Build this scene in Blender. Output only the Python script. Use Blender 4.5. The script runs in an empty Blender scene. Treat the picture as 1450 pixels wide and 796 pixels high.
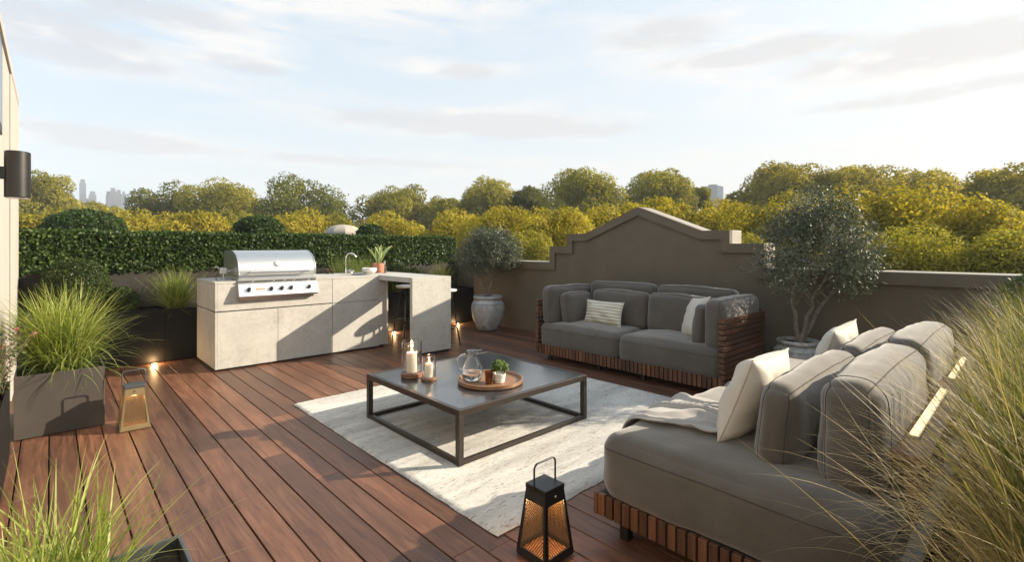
import bpy, bmesh, math, random
import numpy as np
from mathutils import Vector, Matrix, noise
PI = math.pi; R = math.radians
random.seed(7); rng = np.random.default_rng(7)
scene = bpy.context.scene
col = scene.collection
EYE = 1.30; F = 697.0
RX, RY = .7293, -.6841      # camera right in the ground plane
FX, FY = .6841, .7293       # camera forward

def at(px, d):              # ground-plan position of something seen in that direction at that distance
    r = (px - 725) / F * d
    return RX * r + FX * d, RY * r + FY * d

# ------------------------------------------------------------------ meshes
class MB:
    def __init__(s): s.v = []; s.f = []; s.r = []; s.cur = 0.5
    def add(s, vs, fs, r=None):
        o = len(s.v); s.v.extend([tuple(p) for p in vs])
        for q in fs: s.f.append(tuple(i + o for i in q)); s.r.append(s.cur if r is None else r)
        return s
    def box(s, x0, x1, y0, y1, z0, z1, r=None, M=None):
        vs = [(x0,y0,z0),(x1,y0,z0),(x1,y1,z0),(x0,y1,z0),(x0,y0,z1),(x1,y0,z1),(x1,y1,z1),(x0,y1,z1)]
        if M: vs = [M @ Vector(p) for p in vs]
        return s.add(vs, [(0,3,2,1),(4,5,6,7),(0,1,5,4),(1,2,6,5),(2,3,7,6),(3,0,4,7)], r)
    def lathe(s, prof, cx=0, cy=0, cz=0, n=32, r=None, sx=1, sy=1):
        vs = []; fs = []; m = len(prof)
        for k in range(n):
            a = 2 * PI * k / n
            for (rr, z) in prof: vs.append((cx + rr * math.cos(a) * sx, cy + rr * math.sin(a) * sy, cz + z))
        for k in range(n):
            k2 = (k + 1) % n
            for j in range(m - 1): fs.append((k*m+j, k2*m+j, k2*m+j+1, k*m+j+1))
        return s.add(vs, fs, r)
    def disc(s, cx, cy, cz, rad, n=24, r=None, up=True):
        vs = [(cx + rad*math.cos(2*PI*k/n), cy + rad*math.sin(2*PI*k/n), cz) for k in range(n)]
        f = tuple(range(n)) if up else tuple(reversed(range(n)))
        return s.add(vs, [f], r)
    def tube(s, pts, rad, n=8, r=None, closed=False, caps=True):
        pts = [Vector(p) for p in pts]; m = len(pts)
        rads = rad if isinstance(rad, (list, tuple)) else [rad] * m
        vs = []; fs = []; nrm = None
        for i in range(m):
            a = pts[i-1] if (i > 0 or closed) else pts[i]
            b = pts[(i+1) % m] if (i < m-1 or closed) else pts[i]
            t = (b - a); t = t.normalized() if t.length > 1e-9 else Vector((0,0,1))
            if nrm is None:
                h = Vector((0,0,1)) if abs(t.z) < .9 else Vector((1,0,0))
                nrm = (h - t * h.dot(t)).normalized()
            else:
                nrm = nrm - t * nrm.dot(t); nrm = nrm.normalized() if nrm.length > 1e-6 else t.orthogonal().normalized()
            bn = t.cross(nrm)
            for k in range(n):
                an = 2 * PI * k / n
                vs.append(pts[i] + (nrm * math.cos(an) + bn * math.sin(an)) * rads[i])
        for i in range(m if closed else m-1):
            i2 = (i + 1) % m
            for k in range(n): fs.append((i*n+k, i*n+(k+1) % n, i2*n+(k+1) % n, i2*n+k))
        if caps and not closed: fs.append(tuple(reversed(range(n)))); fs.append(tuple((m-1)*n+k for k in range(n)))
        return s.add(vs, fs, r)
    def prism(s, poly, axis, a0, a1, r=None):   # polygon extruded along an axis ('x': poly=(y,z), 'y': poly=(x,z), 'z': poly=(x,y))
        n = len(poly)
        def P(p, a): return {'x': (a, p[0], p[1]), 'y': (p[0], a, p[1]), 'z': (p[0], p[1], a)}[axis]
        vs = [P(p, a0) for p in poly] + [P(p, a1) for p in poly]
        fs = [tuple(range(n)), tuple(reversed(range(n, 2*n)))] + [(i, i+n, (i+1) % n + n, (i+1) % n) for i in range(n)]
        return s.add(vs, fs, r)

def link(name, me, mat, parent=None):
    o = bpy.data.objects.new(name, me); col.objects.link(o)
    if mat: me.materials.append(mat)
    if parent: o.parent = parent
    return o

def base_of(parent):
    v = Vector((0,0,0))
    while parent is not None: v += Vector(parent.location); parent = parent.parent
    return v

def obj(name, mb, mat, parent=None, smooth=None, bevel=0, seg=2, fix=True):
    """one mesh object; coordinates are world coordinates"""
    b = base_of(parent)
    me = bpy.data.meshes.new(name)
    me.from_pydata([(p[0]-b.x, p[1]-b.y, p[2]-b.z) for p in mb.v], [], mb.f)
    at_ = me.attributes.new('rnd', 'FLOAT', 'FACE'); at_.data.foreach_set('value', mb.r)
    if fix:
        bm = bmesh.new(); bm.from_mesh(me); bmesh.ops.recalc_face_normals(bm, faces=bm.faces); bm.to_mesh(me); bm.free()
    if smooth is not None:
        me.polygons.foreach_set('use_smooth', [True] * len(me.polygons))
        if smooth < 180: me.set_sharp_from_angle(angle=R(smooth))
    me.update()
    o = link(name, me, mat, parent)
    if bevel:
        m = o.modifiers.new('bevel', 'BEVEL'); m.width = bevel; m.segments = seg; m.limit_method = 'ANGLE'; m.angle_limit = R(35)
    return o

def npobj(name, V, Fq, mat, parent=None, rnd=None, smooth=False):
    """fast mesh from numpy: V (n,3), Fq (m,4)"""
    b = base_of(parent)
    V = V - np.array([b.x, b.y, b.z])
    me = bpy.data.meshes.new(name)
    me.vertices.add(len(V)); me.vertices.foreach_set('co', V.astype(np.float32).ravel())
    k = Fq.shape[1]
    me.loops.add(Fq.size); me.loops.foreach_set('vertex_index', Fq.astype(np.int32).ravel())
    me.polygons.add(len(Fq)); me.polygons.foreach_set('loop_start', np.arange(0, Fq.size, k, dtype=np.int32))
    me.polygons.foreach_set('loop_total', np.full(len(Fq), k, dtype=np.int32))
    if rnd is None: rnd = np.full(len(Fq), .5)
    a = me.attributes.new('rnd', 'FLOAT', 'FACE'); a.data.foreach_set('value', rnd.astype(np.float32))
    if smooth: me.polygons.foreach_set('use_smooth', np.ones(len(Fq), dtype=bool))
    me.update(calc_edges=True); me.validate()
    return link(name, me, mat, parent)

def tag(o, label=None, cat=None, group=None, kind=None):
    if label: o['label'] = label
    if cat: o['category'] = cat
    if group: o['group'] = group
    if kind: o['kind'] = kind
    return o
def thing(name, label, cat, loc=(0,0,0), group=None):
    o = bpy.data.objects.new(name, None); col.objects.link(o); o.location = loc; o.empty_display_size = .1
    return tag(o, label, cat, group)
def struct(o): o['kind'] = 'structure'; return o
def copy_tree(o, parent=None):
    c = o.copy(); col.objects.link(c); c.parent = parent
    for ch in [k for k in allkids.get(o, [])] if False else [k for k in bpy.data.objects if k.parent == o and k != c]: copy_tree(ch, c)
    return c

# ------------------------------------------------------------------ materials
class NT:
    def __init__(s, nt): s.nt = nt
    def n(s, t, **kw):
        x = s.nt.nodes.new(t)
        for k, v in kw.items():
            if k.startswith('i_'):
                kk = k[2:]; kk = int(kk) if kk.isdigit() else kk.replace('_', ' ')
                s.put(x.inputs[kk], v)
            else: setattr(x, k, v)
        return x
    def put(s, inp, v):
        if isinstance(v, bpy.types.NodeSocket): s.nt.links.new(v, inp)
        elif isinstance(v, bpy.types.Node): s.nt.links.new(v.outputs[0], inp)
        else: inp.default_value = v
    def m(s, op, a, b=None, c=None, clamp=False):
        x = s.nt.nodes.new('ShaderNodeMath'); x.operation = op; x.use_clamp = clamp
        s.put(x.inputs[0], a)
        if b is not None: s.put(x.inputs[1], b)
        if c is not None: s.put(x.inputs[2], c)
        return x.outputs[0]
    def mix(s, fac, a, b, mode='MIX'):
        x = s.nt.nodes.new('ShaderNodeMix'); x.data_type = 'RGBA'; x.blend_type = mode
        s.put(x.inputs[0], fac); s.put(x.inputs[6], a); s.put(x.inputs[7], b)
        return x.outputs[2]
    def ramp(s, fac, stops):
        x = s.nt.nodes.new('ShaderNodeValToRGB'); s.put(x.inputs[0], fac)
        e = x.color_ramp.elements
        while len(e) < len(stops): e.new(.5)
        for i, (p, c) in enumerate(stops):
            e[i].position = p; e[i].color = (c if isinstance(c, tuple) else (c, c, c)) + (1,) if not (isinstance(c, tuple) and len(c) == 4) else c
        return x.outputs[0]
    def noise(s, scale, detail=4, rough=.55, vec=None, dist=0, out=0):
        x = s.nt.nodes.new('ShaderNodeTexNoise'); x.inputs['Scale'].default_value = scale
        x.inputs['Detail'].default_value = detail; x.inputs['Roughness'].default_value = rough; x.inputs['Distortion'].default_value = dist
        if vec is not None: s.put(x.inputs['Vector'], vec)
        return x.outputs[out]
    def coords(s, scale=(1,1,1), which='Object'):
        t = s.nt.nodes.new('ShaderNodeTexCoord'); mp = s.nt.nodes.new('ShaderNodeMapping'); mp.inputs['Scale'].default_value = scale
        s.nt.links.new(t.outputs[which], mp.inputs[0]); return mp.outputs[0]
    def attr(s, name='rnd'):
        x = s.nt.nodes.new('ShaderNodeAttribute'); x.attribute_name = name; return x.outputs['Fac']

def c4(c): return (c[0], c[1], c[2], 1)
def newmat(name):
    m = bpy.data.materials.new(name); m.use_nodes = True; nt = m.node_tree
    b = nt.nodes['Principled BSDF']; return m, NT(nt), b
def bump(T, b, h, strength=.3, dist=.002):
    x = T.n('ShaderNodeBump'); x.inputs['Strength'].default_value = strength; x.inputs['Distance'].default_value = dist
    T.put(x.inputs['Height'], h); T.nt.links.new(x.outputs[0], b.inputs['Normal'])
def simple(name, c, rough=.5, metal=0, var=.12, vs=6, bs=0, bscale=60, bd=.001, **kw):
    m, T, b = newmat(name)
    n = T.noise(vs, 5, .6, T.coords())
    lo = tuple(x * (1 - var) for x in c); hi = tuple(min(1, x * (1 + var)) for x in c)
    T.put(b.inputs['Base Color'], T.ramp(n, [(.3, lo), (.7, hi)]))
    rr = T.m('MULTIPLY_ADD', T.noise(vs * 2.3, 3, .5, T.coords()), .16 if not metal else .04, rough - (.08 if not metal else .02))
    T.put(b.inputs['Roughness'], rr); b.inputs['Metallic'].default_value = metal
    for k, v in kw.items(): b.inputs[k.replace('_', ' ')].default_value = v
    if bs: bump(T, b, T.noise(bscale, 4, .6, T.coords()), bs, bd)
    return m
def emit(name, c, st):
    m, T, b = newmat(name); b.inputs['Base Color'].default_value = c4(c)
    b.inputs['Emission Color'].default_value = c4(c); b.inputs['Emission Strength'].default_value = st; return m

def wood(name, dark, mid, light, along='Y', rough=.5, spec=.4, grain=1.0):
    m, T, b = newmat(name)
    sc = {'Y': (22, 1.3, 22), 'X': (1.3, 22, 22), 'Z': (22, 22, 1.3)}[along]
    v = T.coords(sc)
    r = T.attr()
    off = T.n('ShaderNodeVectorMath', operation='ADD'); T.put(off.inputs[0], v)
    cb = T.n('ShaderNodeCombineXYZ'); T.put(cb.inputs[0], T.m('MULTIPLY', r, 37.)); T.put(cb.inputs[1], T.m('MULTIPLY', r, 91.)); T.put(off.inputs[1], cb.outputs[0])
    g1 = T.noise(1.3 * grain, 8, .62, off.outputs[0], 1.2)
    g2 = T.noise(7 * grain, 5, .6, off.outputs[0], .3)
    g = T.m('ADD', T.m('MULTIPLY', g1, .7), T.m('MULTIPLY', g2, .3))
    c = T.ramp(g, [(.32, dark), (.5, mid), (.7, light)])
    tint = T.ramp(r, [(0, (.58, .58, .60)), (.35, (.88, .86, .86)), (.7, (1.05, 1.0, .96)), (1, (1.3, 1.2, 1.12))])
    c = T.mix(1., c, tint, 'MULTIPLY')
    blot = T.ramp(T.noise(1.7, 4, .6, T.coords()), [(.35, .82), (.65, 1.1)])
    c = T.mix(1., c, blot, 'MULTIPLY')
    T.put(b.inputs['Base Color'], c)
    T.put(b.inputs['Roughness'], T.m('MULTIPLY_ADD', g, .3, rough - .15)); b.inputs['Specular IOR Level'].default_value = spec
    bump(T, b, g, .45, .0016)
    return m

def leaf(name, stops, trans=.35, rough=.5, tcol=None, spec=.3):
    m, T, b = newmat(name)
    r = T.attr()
    big = T.noise(.9, 3, .5, T.coords())
    c = T.ramp(T.m('ADD', T.m('MULTIPLY', r, .75), T.m('MULTIPLY', big, .25)), stops)
    T.put(b.inputs['Base Color'], c); b.inputs['Roughness'].default_value = rough; b.inputs['Specular IOR Level'].default_value = spec
    tr = T.n('ShaderNodeBsdfTranslucent')
    tc = T.mix(1., c, c4(tcol or (1.5, 1.5, .7)), 'MULTIPLY'); T.put(tr.inputs[0], tc)
    mx = T.n('ShaderNodeMixShader'); mx.inputs[0].default_value = trans
    T.nt.links.new(b.outputs[0], mx.inputs[1]); T.nt.links.new(tr.outputs[0], mx.inputs[2])
    T.nt.links.new(mx.outputs[0], T.nt.nodes['Material Output'].inputs[0])
    return m

def fabric(name, c, rough=.85, weave=500, var=.16, wr=.38, sheen=.3):
    m, T, b = newmat(name)
    v = T.coords()
    n1 = T.noise(4, 6, .68, v, .8); n2 = T.noise(110, 3, .7, v)
    g = T.m('ADD', T.m('MULTIPLY', n1, .7), T.m('MULTIPLY', n2, .3))
    lo = tuple(x * (1 - var) for x in c); hi = tuple(min(1, x * (1 + var)) for x in c)
    T.put(b.inputs['Base Color'], T.ramp(g, [(.35, lo), (.65, hi)]))
    b.inputs['Roughness'].default_value = rough; b.inputs['Sheen Weight'].default_value = sheen; b.inputs['Sheen Roughness'].default_value = .5
    b.inputs['Specular IOR Level'].default_value = .2
    h = T.m('ADD', T.m('MULTIPLY', T.noise(weave, 2, .5, v), .16), T.m('MULTIPLY', T.noise(7, 6, .62, v, 1.6), 1.0))
    bump(T, b, h, wr, .006)
    return m

M = {}
M['deck'] = wood('deck_boards', (.054, .023, .014), (.135, .063, .037), (.225, .115, .070), 'Y', .43, .45)
M['slat'] = wood('slat_timber', (.055, .024, .013), (.12, .055, .030), (.19, .092, .052), 'Z', .45, .4)
M['slatx'] = wood('slat_timber_long', (.055, .024, .013), (.115, .052, .028), (.18, .086, .048), 'X', .45, .4)
M['traywood'] = wood('tray_timber', (.16, .075, .035), (.27, .14, .07), (.37, .21, .115), 'X', .4, .5)
M['basewood'] = wood('walnut', (.10, .045, .022), (.18, .085, .042), (.26, .13, .065), 'X', .45, .5)
M['fabric'] = fabric('charcoal_fabric', (.094, .081, .067), sheen=.45)
M['piping'] = fabric('charcoal_piping', (.060, .053, .046), sheen=0)
M['cream'] = fabric('cream_linen', (.52, .48, .42), var=.05, wr=.3, sheen=.1)
M['creampipe'] = fabric('cream_piping', (.52, .46, .38), sheen=0)
M['throw'] = fabric('throw_wool', (.31, .29, .27), var=.06, wr=.2, weave=500)
M['black'] = simple('black_powdercoat', (.009, .0085, .008), .42)
M['bronze'] = simple('dark_bronze', (.045, .036, .030), .38, .35)
M['goldframe'] = simple('olive_bronze', (.22, .165, .085), .42, .35)  # dark lantern metal with sunlight and inner glow put into its colour
M['goldmesh'] = simple('gold_mesh', (.13, .08, .035), .45, .2)  # gold of the lamp glow put into the mesh colour
M['greymetal'] = simple('grey_cap_metal', (.07, .075, .08), .4, .3)
M['steel'] = simple('brushed_steel', (.70, .69, .67), .34, 1, .03, 1)
M['steelsat'] = simple('satin_steel', (.60, .60, .60), .36, 1, .05, 3)
M['chrome'] = simple('chrome', (.75, .75, .75), .08, 1, .02)
M['darkgap'] = simple('dark_recess', (.012, .012, .012), .6)
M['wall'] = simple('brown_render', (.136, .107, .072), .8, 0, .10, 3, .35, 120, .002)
M['backwall'] = simple('grey_brown_render', (.028, .025, .021), .85, 0, .10, 3, .35, 120, .002)  # darker copy of the wall render, shade put into the colour
M['whitewall'] = simple('cream_render', (.37, .345, .315), .8, 0, .05, 2, .3, 90, .002)
M['planterbrown'] = simple('brown_metal_planter', (.055, .048, .042), .5, 0, .08, 3, .1, 200)
M['planterblack'] = simple('black_metal_planter', (.007, .007, .007), .6, 0, .2, 3, Specular_IOR_Level=.2)
M['soil'] = simple('soil', (.045, .030, .020), .95, 0, .5, 40, 1, 60, .02)
M['terracotta'] = simple('terracotta', (.47, .20, .12), .75, 0, .12, 12, .2, 60)
M['whiteglaze'] = simple('white_ceramic', (.72, .70, .66), .3, 0, .03)
M['whitepaint'] = simple('white_seat_laminate', (.70, .69, .66), .35, 0, .03)
M['bark'] = simple('bark', (.16, .115, .075), .9, 0, .35, 20, .8, 40, .01)
M['ashbark'] = simple('grey_bark', (.20, .165, .125), .9, 0, .35, 25, .8, 50, .006)
M['wax'] = simple('candle_wax', (.86, .80, .68), .45, 0, .02, Subsurface_Weight=.4, Subsurface_Scale=.02)
M['flame'] = emit('candle_flame', (1., .62, .25), 14)
M['warm'] = emit('warm_lamp', (1., .55, .2), 14)
M['led'] = emit('led_strip', (1., .72, .42), .8)  # glow stands in for sunlit glints on the wooden back rail
M['uplight'] = emit('uplight_lens', (1., .66, .30), 30)
def glassmat(name, col_=(1,1,1), ior=1.45, rough=0.):
    m, T, b = newmat(name); b.inputs['Base Color'].default_value = c4(col_); b.inputs['Transmission Weight'].default_value = 1
    b.inputs['Roughness'].default_value = rough; b.inputs['IOR'].default_value = ior; return m
M['glass'] = glassmat('clear_glass', (.97, .98, .98))
M['water'] = glassmat('water', (.95, .97, .97), 1.33)
M['amber'] = glassmat('brown_glass', (.45, .26, .12))
def _tabletop():
    m, T, b = newmat('smoked_tabletop')
    n = T.noise(14, 4, .6, T.coords())
    T.put(b.inputs['Base Color'], T.ramp(n, [(.3, (.026, .030, .037)), (.7, (.036, .041, .050))]))
    T.put(b.inputs['Roughness'], T.m('MULTIPLY_ADD', T.noise(9, 5, .7, T.coords()), .08, .13)); b.inputs['IOR'].default_value = 2.3
    return m
M['tabletop'] = _tabletop()
def _stone():
    m, T, b = newmat('pale_stone')
    v = T.coords()
    n1 = T.noise(2.2, 6, .62, v, .8); n2 = T.noise(11, 6, .65, v, 1.5); n3 = T.noise(60, 3, .6, v)
    g = T.m('ADD', T.m('ADD', T.m('MULTIPLY', n1, .5), T.m('MULTIPLY', n2, .35)), T.m('MULTIPLY', n3, .15))
    c = T.ramp(g, [(.36, (.34, .325, .30)), (.5, (.425, .41, .38)), (.66, (.49, .475, .44))])
    vein = T.ramp(T.m('ABSOLUTE', T.m('SUBTRACT', T.noise(3.1, 7, .6, v, 1.2), .5)), [(0, (.86, .85, .83)), (.012, (1, 1, 1))])
    T.put(b.inputs['Base Color'], T.mix(1., c, vein, 'MULTIPLY'))
    b.inputs['Roughness'].default_value = .6
    bump(T, b, g, .25, .002); return m
M['stone'] = _stone()
def _rug():
    m, T, b = newmat('rug_wool')
    v = T.coords((1, 1, 1)); vx = T.coords((20, 70, 1)); vf = T.coords((5, 14, 1))
    fl = T.noise(1, 4, .75, vx); patch = T.noise(1, 4, .6, vf)
    base = T.ramp(T.noise(50, 4, .7, v), [(.3, (.45, .435, .405)), (.7, (.56, .545, .51))])
    d = T.m('ADD', T.m('MULTIPLY', fl, .70), T.m('MULTIPLY', patch, .30))
    k = T.ramp(d, [(.41, 1.), (.465, 0.)])
    c = T.mix(T.m('MULTIPLY', k, .8), base, (.20, .17, .14, 1))
    band = T.ramp(T.noise(1, 3, .6, T.coords((.7, 5, 1))), [(.38, .68), (.6, 1.04)])
    c = T.mix(1., c, band, 'MULTIPLY')
    T.put(b.inputs['Base Color'], c); b.inputs['Roughness'].default_value = .95; b.inputs['Sheen Weight'].default_value = .3
    bump(T, b, T.m('ADD', T.m('MULTIPLY', T.noise(130, 3, .7, v), .6), T.m('MULTIPLY', fl, .6)), .9, .006); return m
M['rug'] = _rug()
def _pot(name, a, b_, c_):
    m, T, b = newmat(name); v = T.coords((1, 1, .6))
    g = T.noise(9, 7, .68, v, .7)
    T.put(b.inputs['Base Color'], T.ramp(g, [(.36, a), (.5, b_), (.64, c_)]))
    T.put(b.inputs['Roughness'], T.m('MULTIPLY_ADD', g, .4, .25)); bump(T, b, g, .3, .004); return m
M['pot'] = _pot('glazed_pot', (.25, .245, .24), (.38, .375, .37), (.47, .465, .45))
M['pot2'] = _pot('weathered_pot', (.20, .195, .175), (.38, .375, .35), (.55, .54, .51))
def _stripe():
    m, T, b = newmat('striped_linen'); v = T.coords()
    sp = T.n('ShaderNodeSeparateXYZ'); T.put(sp.inputs[0], v)
    w = T.m('SINE', T.m('ADD', T.m('MULTIPLY', sp.outputs[1], 185.), T.m('MULTIPLY', T.noise(5, 2, .5, v), 3.)))
    T.put(b.inputs['Base Color'], T.ramp(w, [(.0, (.62, .58, .48)), (.55, (.60, .56, .46)), (.8, (.30, .28, .23))]))
    b.inputs['Roughness'].default_value = .9; bump(T, b, T.m('ADD', w, T.noise(300, 2, .6, v)), .5, .003); return m
M['stripe'] = _stripe()
M['hedge'] = leaf('hedge_leaf', [(.15, (.012, .026, .006)), (.5, (.030, .062, .013)), (.85, (.085, .13, .030))], .3, .5, spec=.3)
M['box'] = leaf('box_leaf', [(.15, (.016, .028, .007)), (.5, (.036, .060, .013)), (.85, (.085, .105, .026))], .25, .5)
M['grass'] = leaf('lime_grass', [(.1, (.10, .145, .024)), (.5, (.23, .28, .06)), (.9, (.46, .47, .18))], .4, .45)
M['grassdark'] = leaf('mid_grass', [(.1, (.05, .09, .016)), (.5, (.11, .17, .035)), (.9, (.26, .30, .10))], .35, .45)
M['grassstraw'] = leaf('green_feather_grass', [(.1, (.045, .055, .014)), (.5, (.10, .112, .032)), (.9, (.24, .22, .09))], .35, .5)
M['straw'] = leaf('straw_stems', [(.1, (.22, .165, .07)), (.5, (.40, .31, .15)), (.9, (.60, .49, .28))], .3, .5)
M['olive'] = leaf('olive_leaf', [(.15, (.030, .045, .025)), (.5, (.075, .095, .062)), (.88, (.20, .21, .15))], .2, .5, (1.1, 1.15, .8), .35)
M['olive2'] = leaf('dusky_olive_leaf', [(.15, (.032, .043, .024)), (.5, (.085, .102, .062)), (.88, (.26, .27, .20))], .2, .5, (1.1, 1.1, .8), .35)
M['tree_gold'] = leaf('golden_foliage', [(.1, (.13, .13, .014)), (.5, (.31, .265, .032)), (.9, (.52, .43, .07))], .4, .7, (1.4, 1.3, .4), .1)
M['tree_mid'] = leaf('olive_green_foliage', [(.1, (.10, .105, .017)), (.5, (.24, .225, .038)), (.9, (.42, .37, .07))], .4, .7, (1.4, 1.35, .45), .1)
M['tree_dark'] = leaf('green_foliage', [(.1, (.050, .064, .014)), (.5, (.115, .128, .026)), (.9, (.22, .22, .05))], .35, .7, (1.4, 1.35, .5), .1)
M['herb'] = leaf('herb_leaf', [(.1, (.03, .07, .015)), (.5, (.09, .16, .045)), (.9, (.30, .36, .18))], .3, .5)
M['pinkflower'] = leaf('pink_flower', [(.1, (.30, .08, .08)), (.9, (.50, .20, .18))], .2, .6)
M['snake'] = leaf('snake_leaf', [(.1, (.07, .15, .05)), (.45, (.20, .30, .13)), (.6, (.58, .62, .28)), (.9, (.66, .68, .34))], .15, .35, spec=.5)
M['ground'] = simple('parkland', (.045, .060, .018), .95, 0, .3, .05)
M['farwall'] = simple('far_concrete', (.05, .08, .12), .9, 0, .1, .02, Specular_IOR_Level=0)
M['dome'] = simple('tent_canvas', (.36, .32, .27), .8, 0, .06)
def _sl():
    m, T, b = newmat('label_metal'); b.inputs['Base Color'].default_value = (.45, .22, .16, 1); b.inputs['Roughness'].default_value = .4; return m
M['badge'] = _sl()

# ------------------------------------------------------------------ soft shapes
def soft_map(p, half, r, bulge, seed, wr):
    q = [p[i] * half[i] for i in range(3)]
    rr = [min(r, half[i] * .98) for i in range(3)]
    inn = [max(-(half[i] - rr[i]), min(half[i] - rr[i], q[i])) for i in range(3)]
    d = Vector((q[0]-inn[0], q[1]-inn[1], q[2]-inn[2]))
    if d.length > 1e-9:
        dn = d.normalized(); d = Vector((dn.x * rr[0], dn.y * rr[1], dn.z * rr[2]))
    v = Vector(inn) + d
    for i in range(3):
        j, k = (i+1) % 3, (i+2) % 3
        v[i] += bulge[i] * p[i] * (1 - p[j]**2) * (1 - p[k]**2)
    s = Vector((seed * 3.1, seed * 1.7, seed * 2.3))
    n1 = noise.noise(v * 3.0 + s); n2 = noise.noise(Vector((v.x * 9, v.y * 9, v.z * 9)) + s * 2); n3 = noise.noise(v * 22 + s)
    k = wr * (n1 * .9 + n2 * .35 + n3 * .12)
    dirn = Vector((p[0]**3, p[1]**3, p[2]**3)); 
    if dirn.length > 1e-6: dirn.normalize()
    return v + dirn * k
def soft_box(name, c, size, mat, parent, r=.05, bulge=(.01, .01, .02), seed=1, wr=.012, rot=None, n=20, seams=(), seam_mat='piping'):
    half = [x / 2 for x in size]
    M3 = Matrix.Translation(Vector(c)) @ (rot.to_4x4() if rot else Matrix())
    bm = bmesh.new(); bmesh.ops.create_cube(bm, size=2)
    bmesh.ops.subdivide_edges(bm, edges=bm.edges[:], cuts=n, use_grid_fill=True)
    b = base_of(parent)
    for v in bm.verts:
        p = [math.copysign(1 - (1 - min(1, abs(x)))**1.7, x) for x in v.co]
        v.co = M3 @ soft_map(p, half, r, bulge, seed, wr) - b
    me = bpy.data.meshes.new(name); bm.to_mesh(me); bm.free()
    me.polygons.foreach_set('use_smooth', [True] * len(me.polygons))
    o = link(name, me, mat, parent)
    for (ax, val) in seams:
        j, k = (ax+1) % 3, (ax+2) % 3; pts = []; N = 28
        for side in range(4):
            for t in range(N):
                u = -1 + 2 * t / N; u = math.copysign(1 - (1 - abs(u))**1.7, u); p = [0, 0, 0]; p[ax] = val
                if side == 0: p[j], p[k] = u, -1
                elif side == 1: p[j], p[k] = 1, u
                elif side == 2: p[j], p[k] = -u, 1
                else: p[j], p[k] = -1, -u
                pts.append(M3 @ soft_map(p, half, r, bulge, seed, wr))
        s = MB().tube(pts, .0022, 6, closed=True); obj('piping', s, M[seam_mat], o, smooth=180)
    return o
def pillow(name, c, w, h, t, rot, mat, label, cat, seed=1, seam='creampipe', group=None, n=30):
    """local x = width, local y = height, local z = thickness"""
    e = thing(name, label, cat, c, group) ; e.rotation_euler = rot
    V = []; Fc = []
    s = Vector((seed * 2.7, seed * 1.3, 0))
    def P(u, v, sg):
        k = ((1 - abs(u)**2.6) * (1 - abs(v)**2.6)); k = max(0, k)**.55
        x = u * w/2 * (1 - .07 * (1 - v*v) * abs(u)**2); y = v * h/2 * (1 - .07 * (1 - u*u) * abs(v)**2)
        rad = math.atan2(v, u)
        wrn = noise.noise(Vector((u * 2.2, v * 2.2, sg * 3)) + s) * .014 + noise.noise(Vector((math.cos(rad) * 4, math.sin(rad) * 4, sg)) + s) * .012 * (u*u + v*v) * (1 if k > .02 else 0)
        return Vector((x, y, sg * (t/2 * k) + wrn * k * 1.6 * sg))
    for sg in (1, -1):
        o = len(V)
        for i in range(n+1):
            for j in range(n+1):
                u = math.sin((-1 + 2*i/n) * PI/2 * .999); v = math.sin((-1 + 2*j/n) * PI/2 * .999); V.append(P(u, v, sg))
        for i in range(n):
            for j in range(n):
                a = o + i*(n+1) + j; q = (a, a+n+1, a+n+2, a+1); Fc.append(q if sg > 0 else q[::-1])
    me = bpy.data.meshes.new('cover'); me.from_pydata([tuple(v) for v in V], [], Fc)
    bm = bmesh.new(); bm.from_mesh(me); bmesh.ops.remove_doubles(bm, verts=bm.verts, dist=.0004); bm.to_mesh(me); bm.free()
    me.polygons.foreach_set('use_smooth', [True] * len(me.polygons))
    o = link('cover', me, mat, e)
    pts = []
    for side in range(4):
        for q in range(24):
            u = -1 + 2*q/24; uv = [(u, -1), (1, u), (-u, 1), (-1, -u)][side]; pts.append(P(uv[0], uv[1], 0))
    m = MB().tube(pts, .0042, 6, closed=True)
    me = bpy.data.meshes.new('seam'); me.from_pydata(m.v, [], m.f); me.polygons.foreach_set('use_smooth', [True] * len(me.polygons)); link('seam', me, M[seam], e)
    return e

# ------------------------------------------------------------------ foliage
def leaves(name, P, N, L, W, mat, parent=None, jit=.9, fold=.0, rnd=None):
    """P (n,3) positions, N (n,3) outward directions, kite-shaped leaves length L width W (arrays or scalars)"""
    n = len(P)
    D = N + rng.normal(0, jit, (n, 3)); D /= np.linalg.norm(D, axis=1)[:, None] + 1e-9
    A = rng.normal(0, 1, (n, 3)); S = np.cross(D, A); S /= np.linalg.norm(S, axis=1)[:, None] + 1e-9
    U = np.cross(S, D)
    L = (np.ones(n) * L * rng.uniform(.65, 1.25, n))[:, None]; W = (np.ones(n) * W * rng.uniform(.7, 1.2, n))[:, None]
    V = np.empty((n, 4, 3)); V[:, 0] = P; V[:, 1] = P + S * L * .45 + U * W * .5 + D * W * fold
    V[:, 2] = P + S * L; V[:, 3] = P + S * L * .45 - U * W * .5 + D * W * fold
    Fq = np.arange(4 * n).reshape(n, 4)
    if rnd is None: rnd = rng.uniform(0, 1, n)
    return npobj(name, V.reshape(-1, 3), Fq, mat, parent, rnd)

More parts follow.
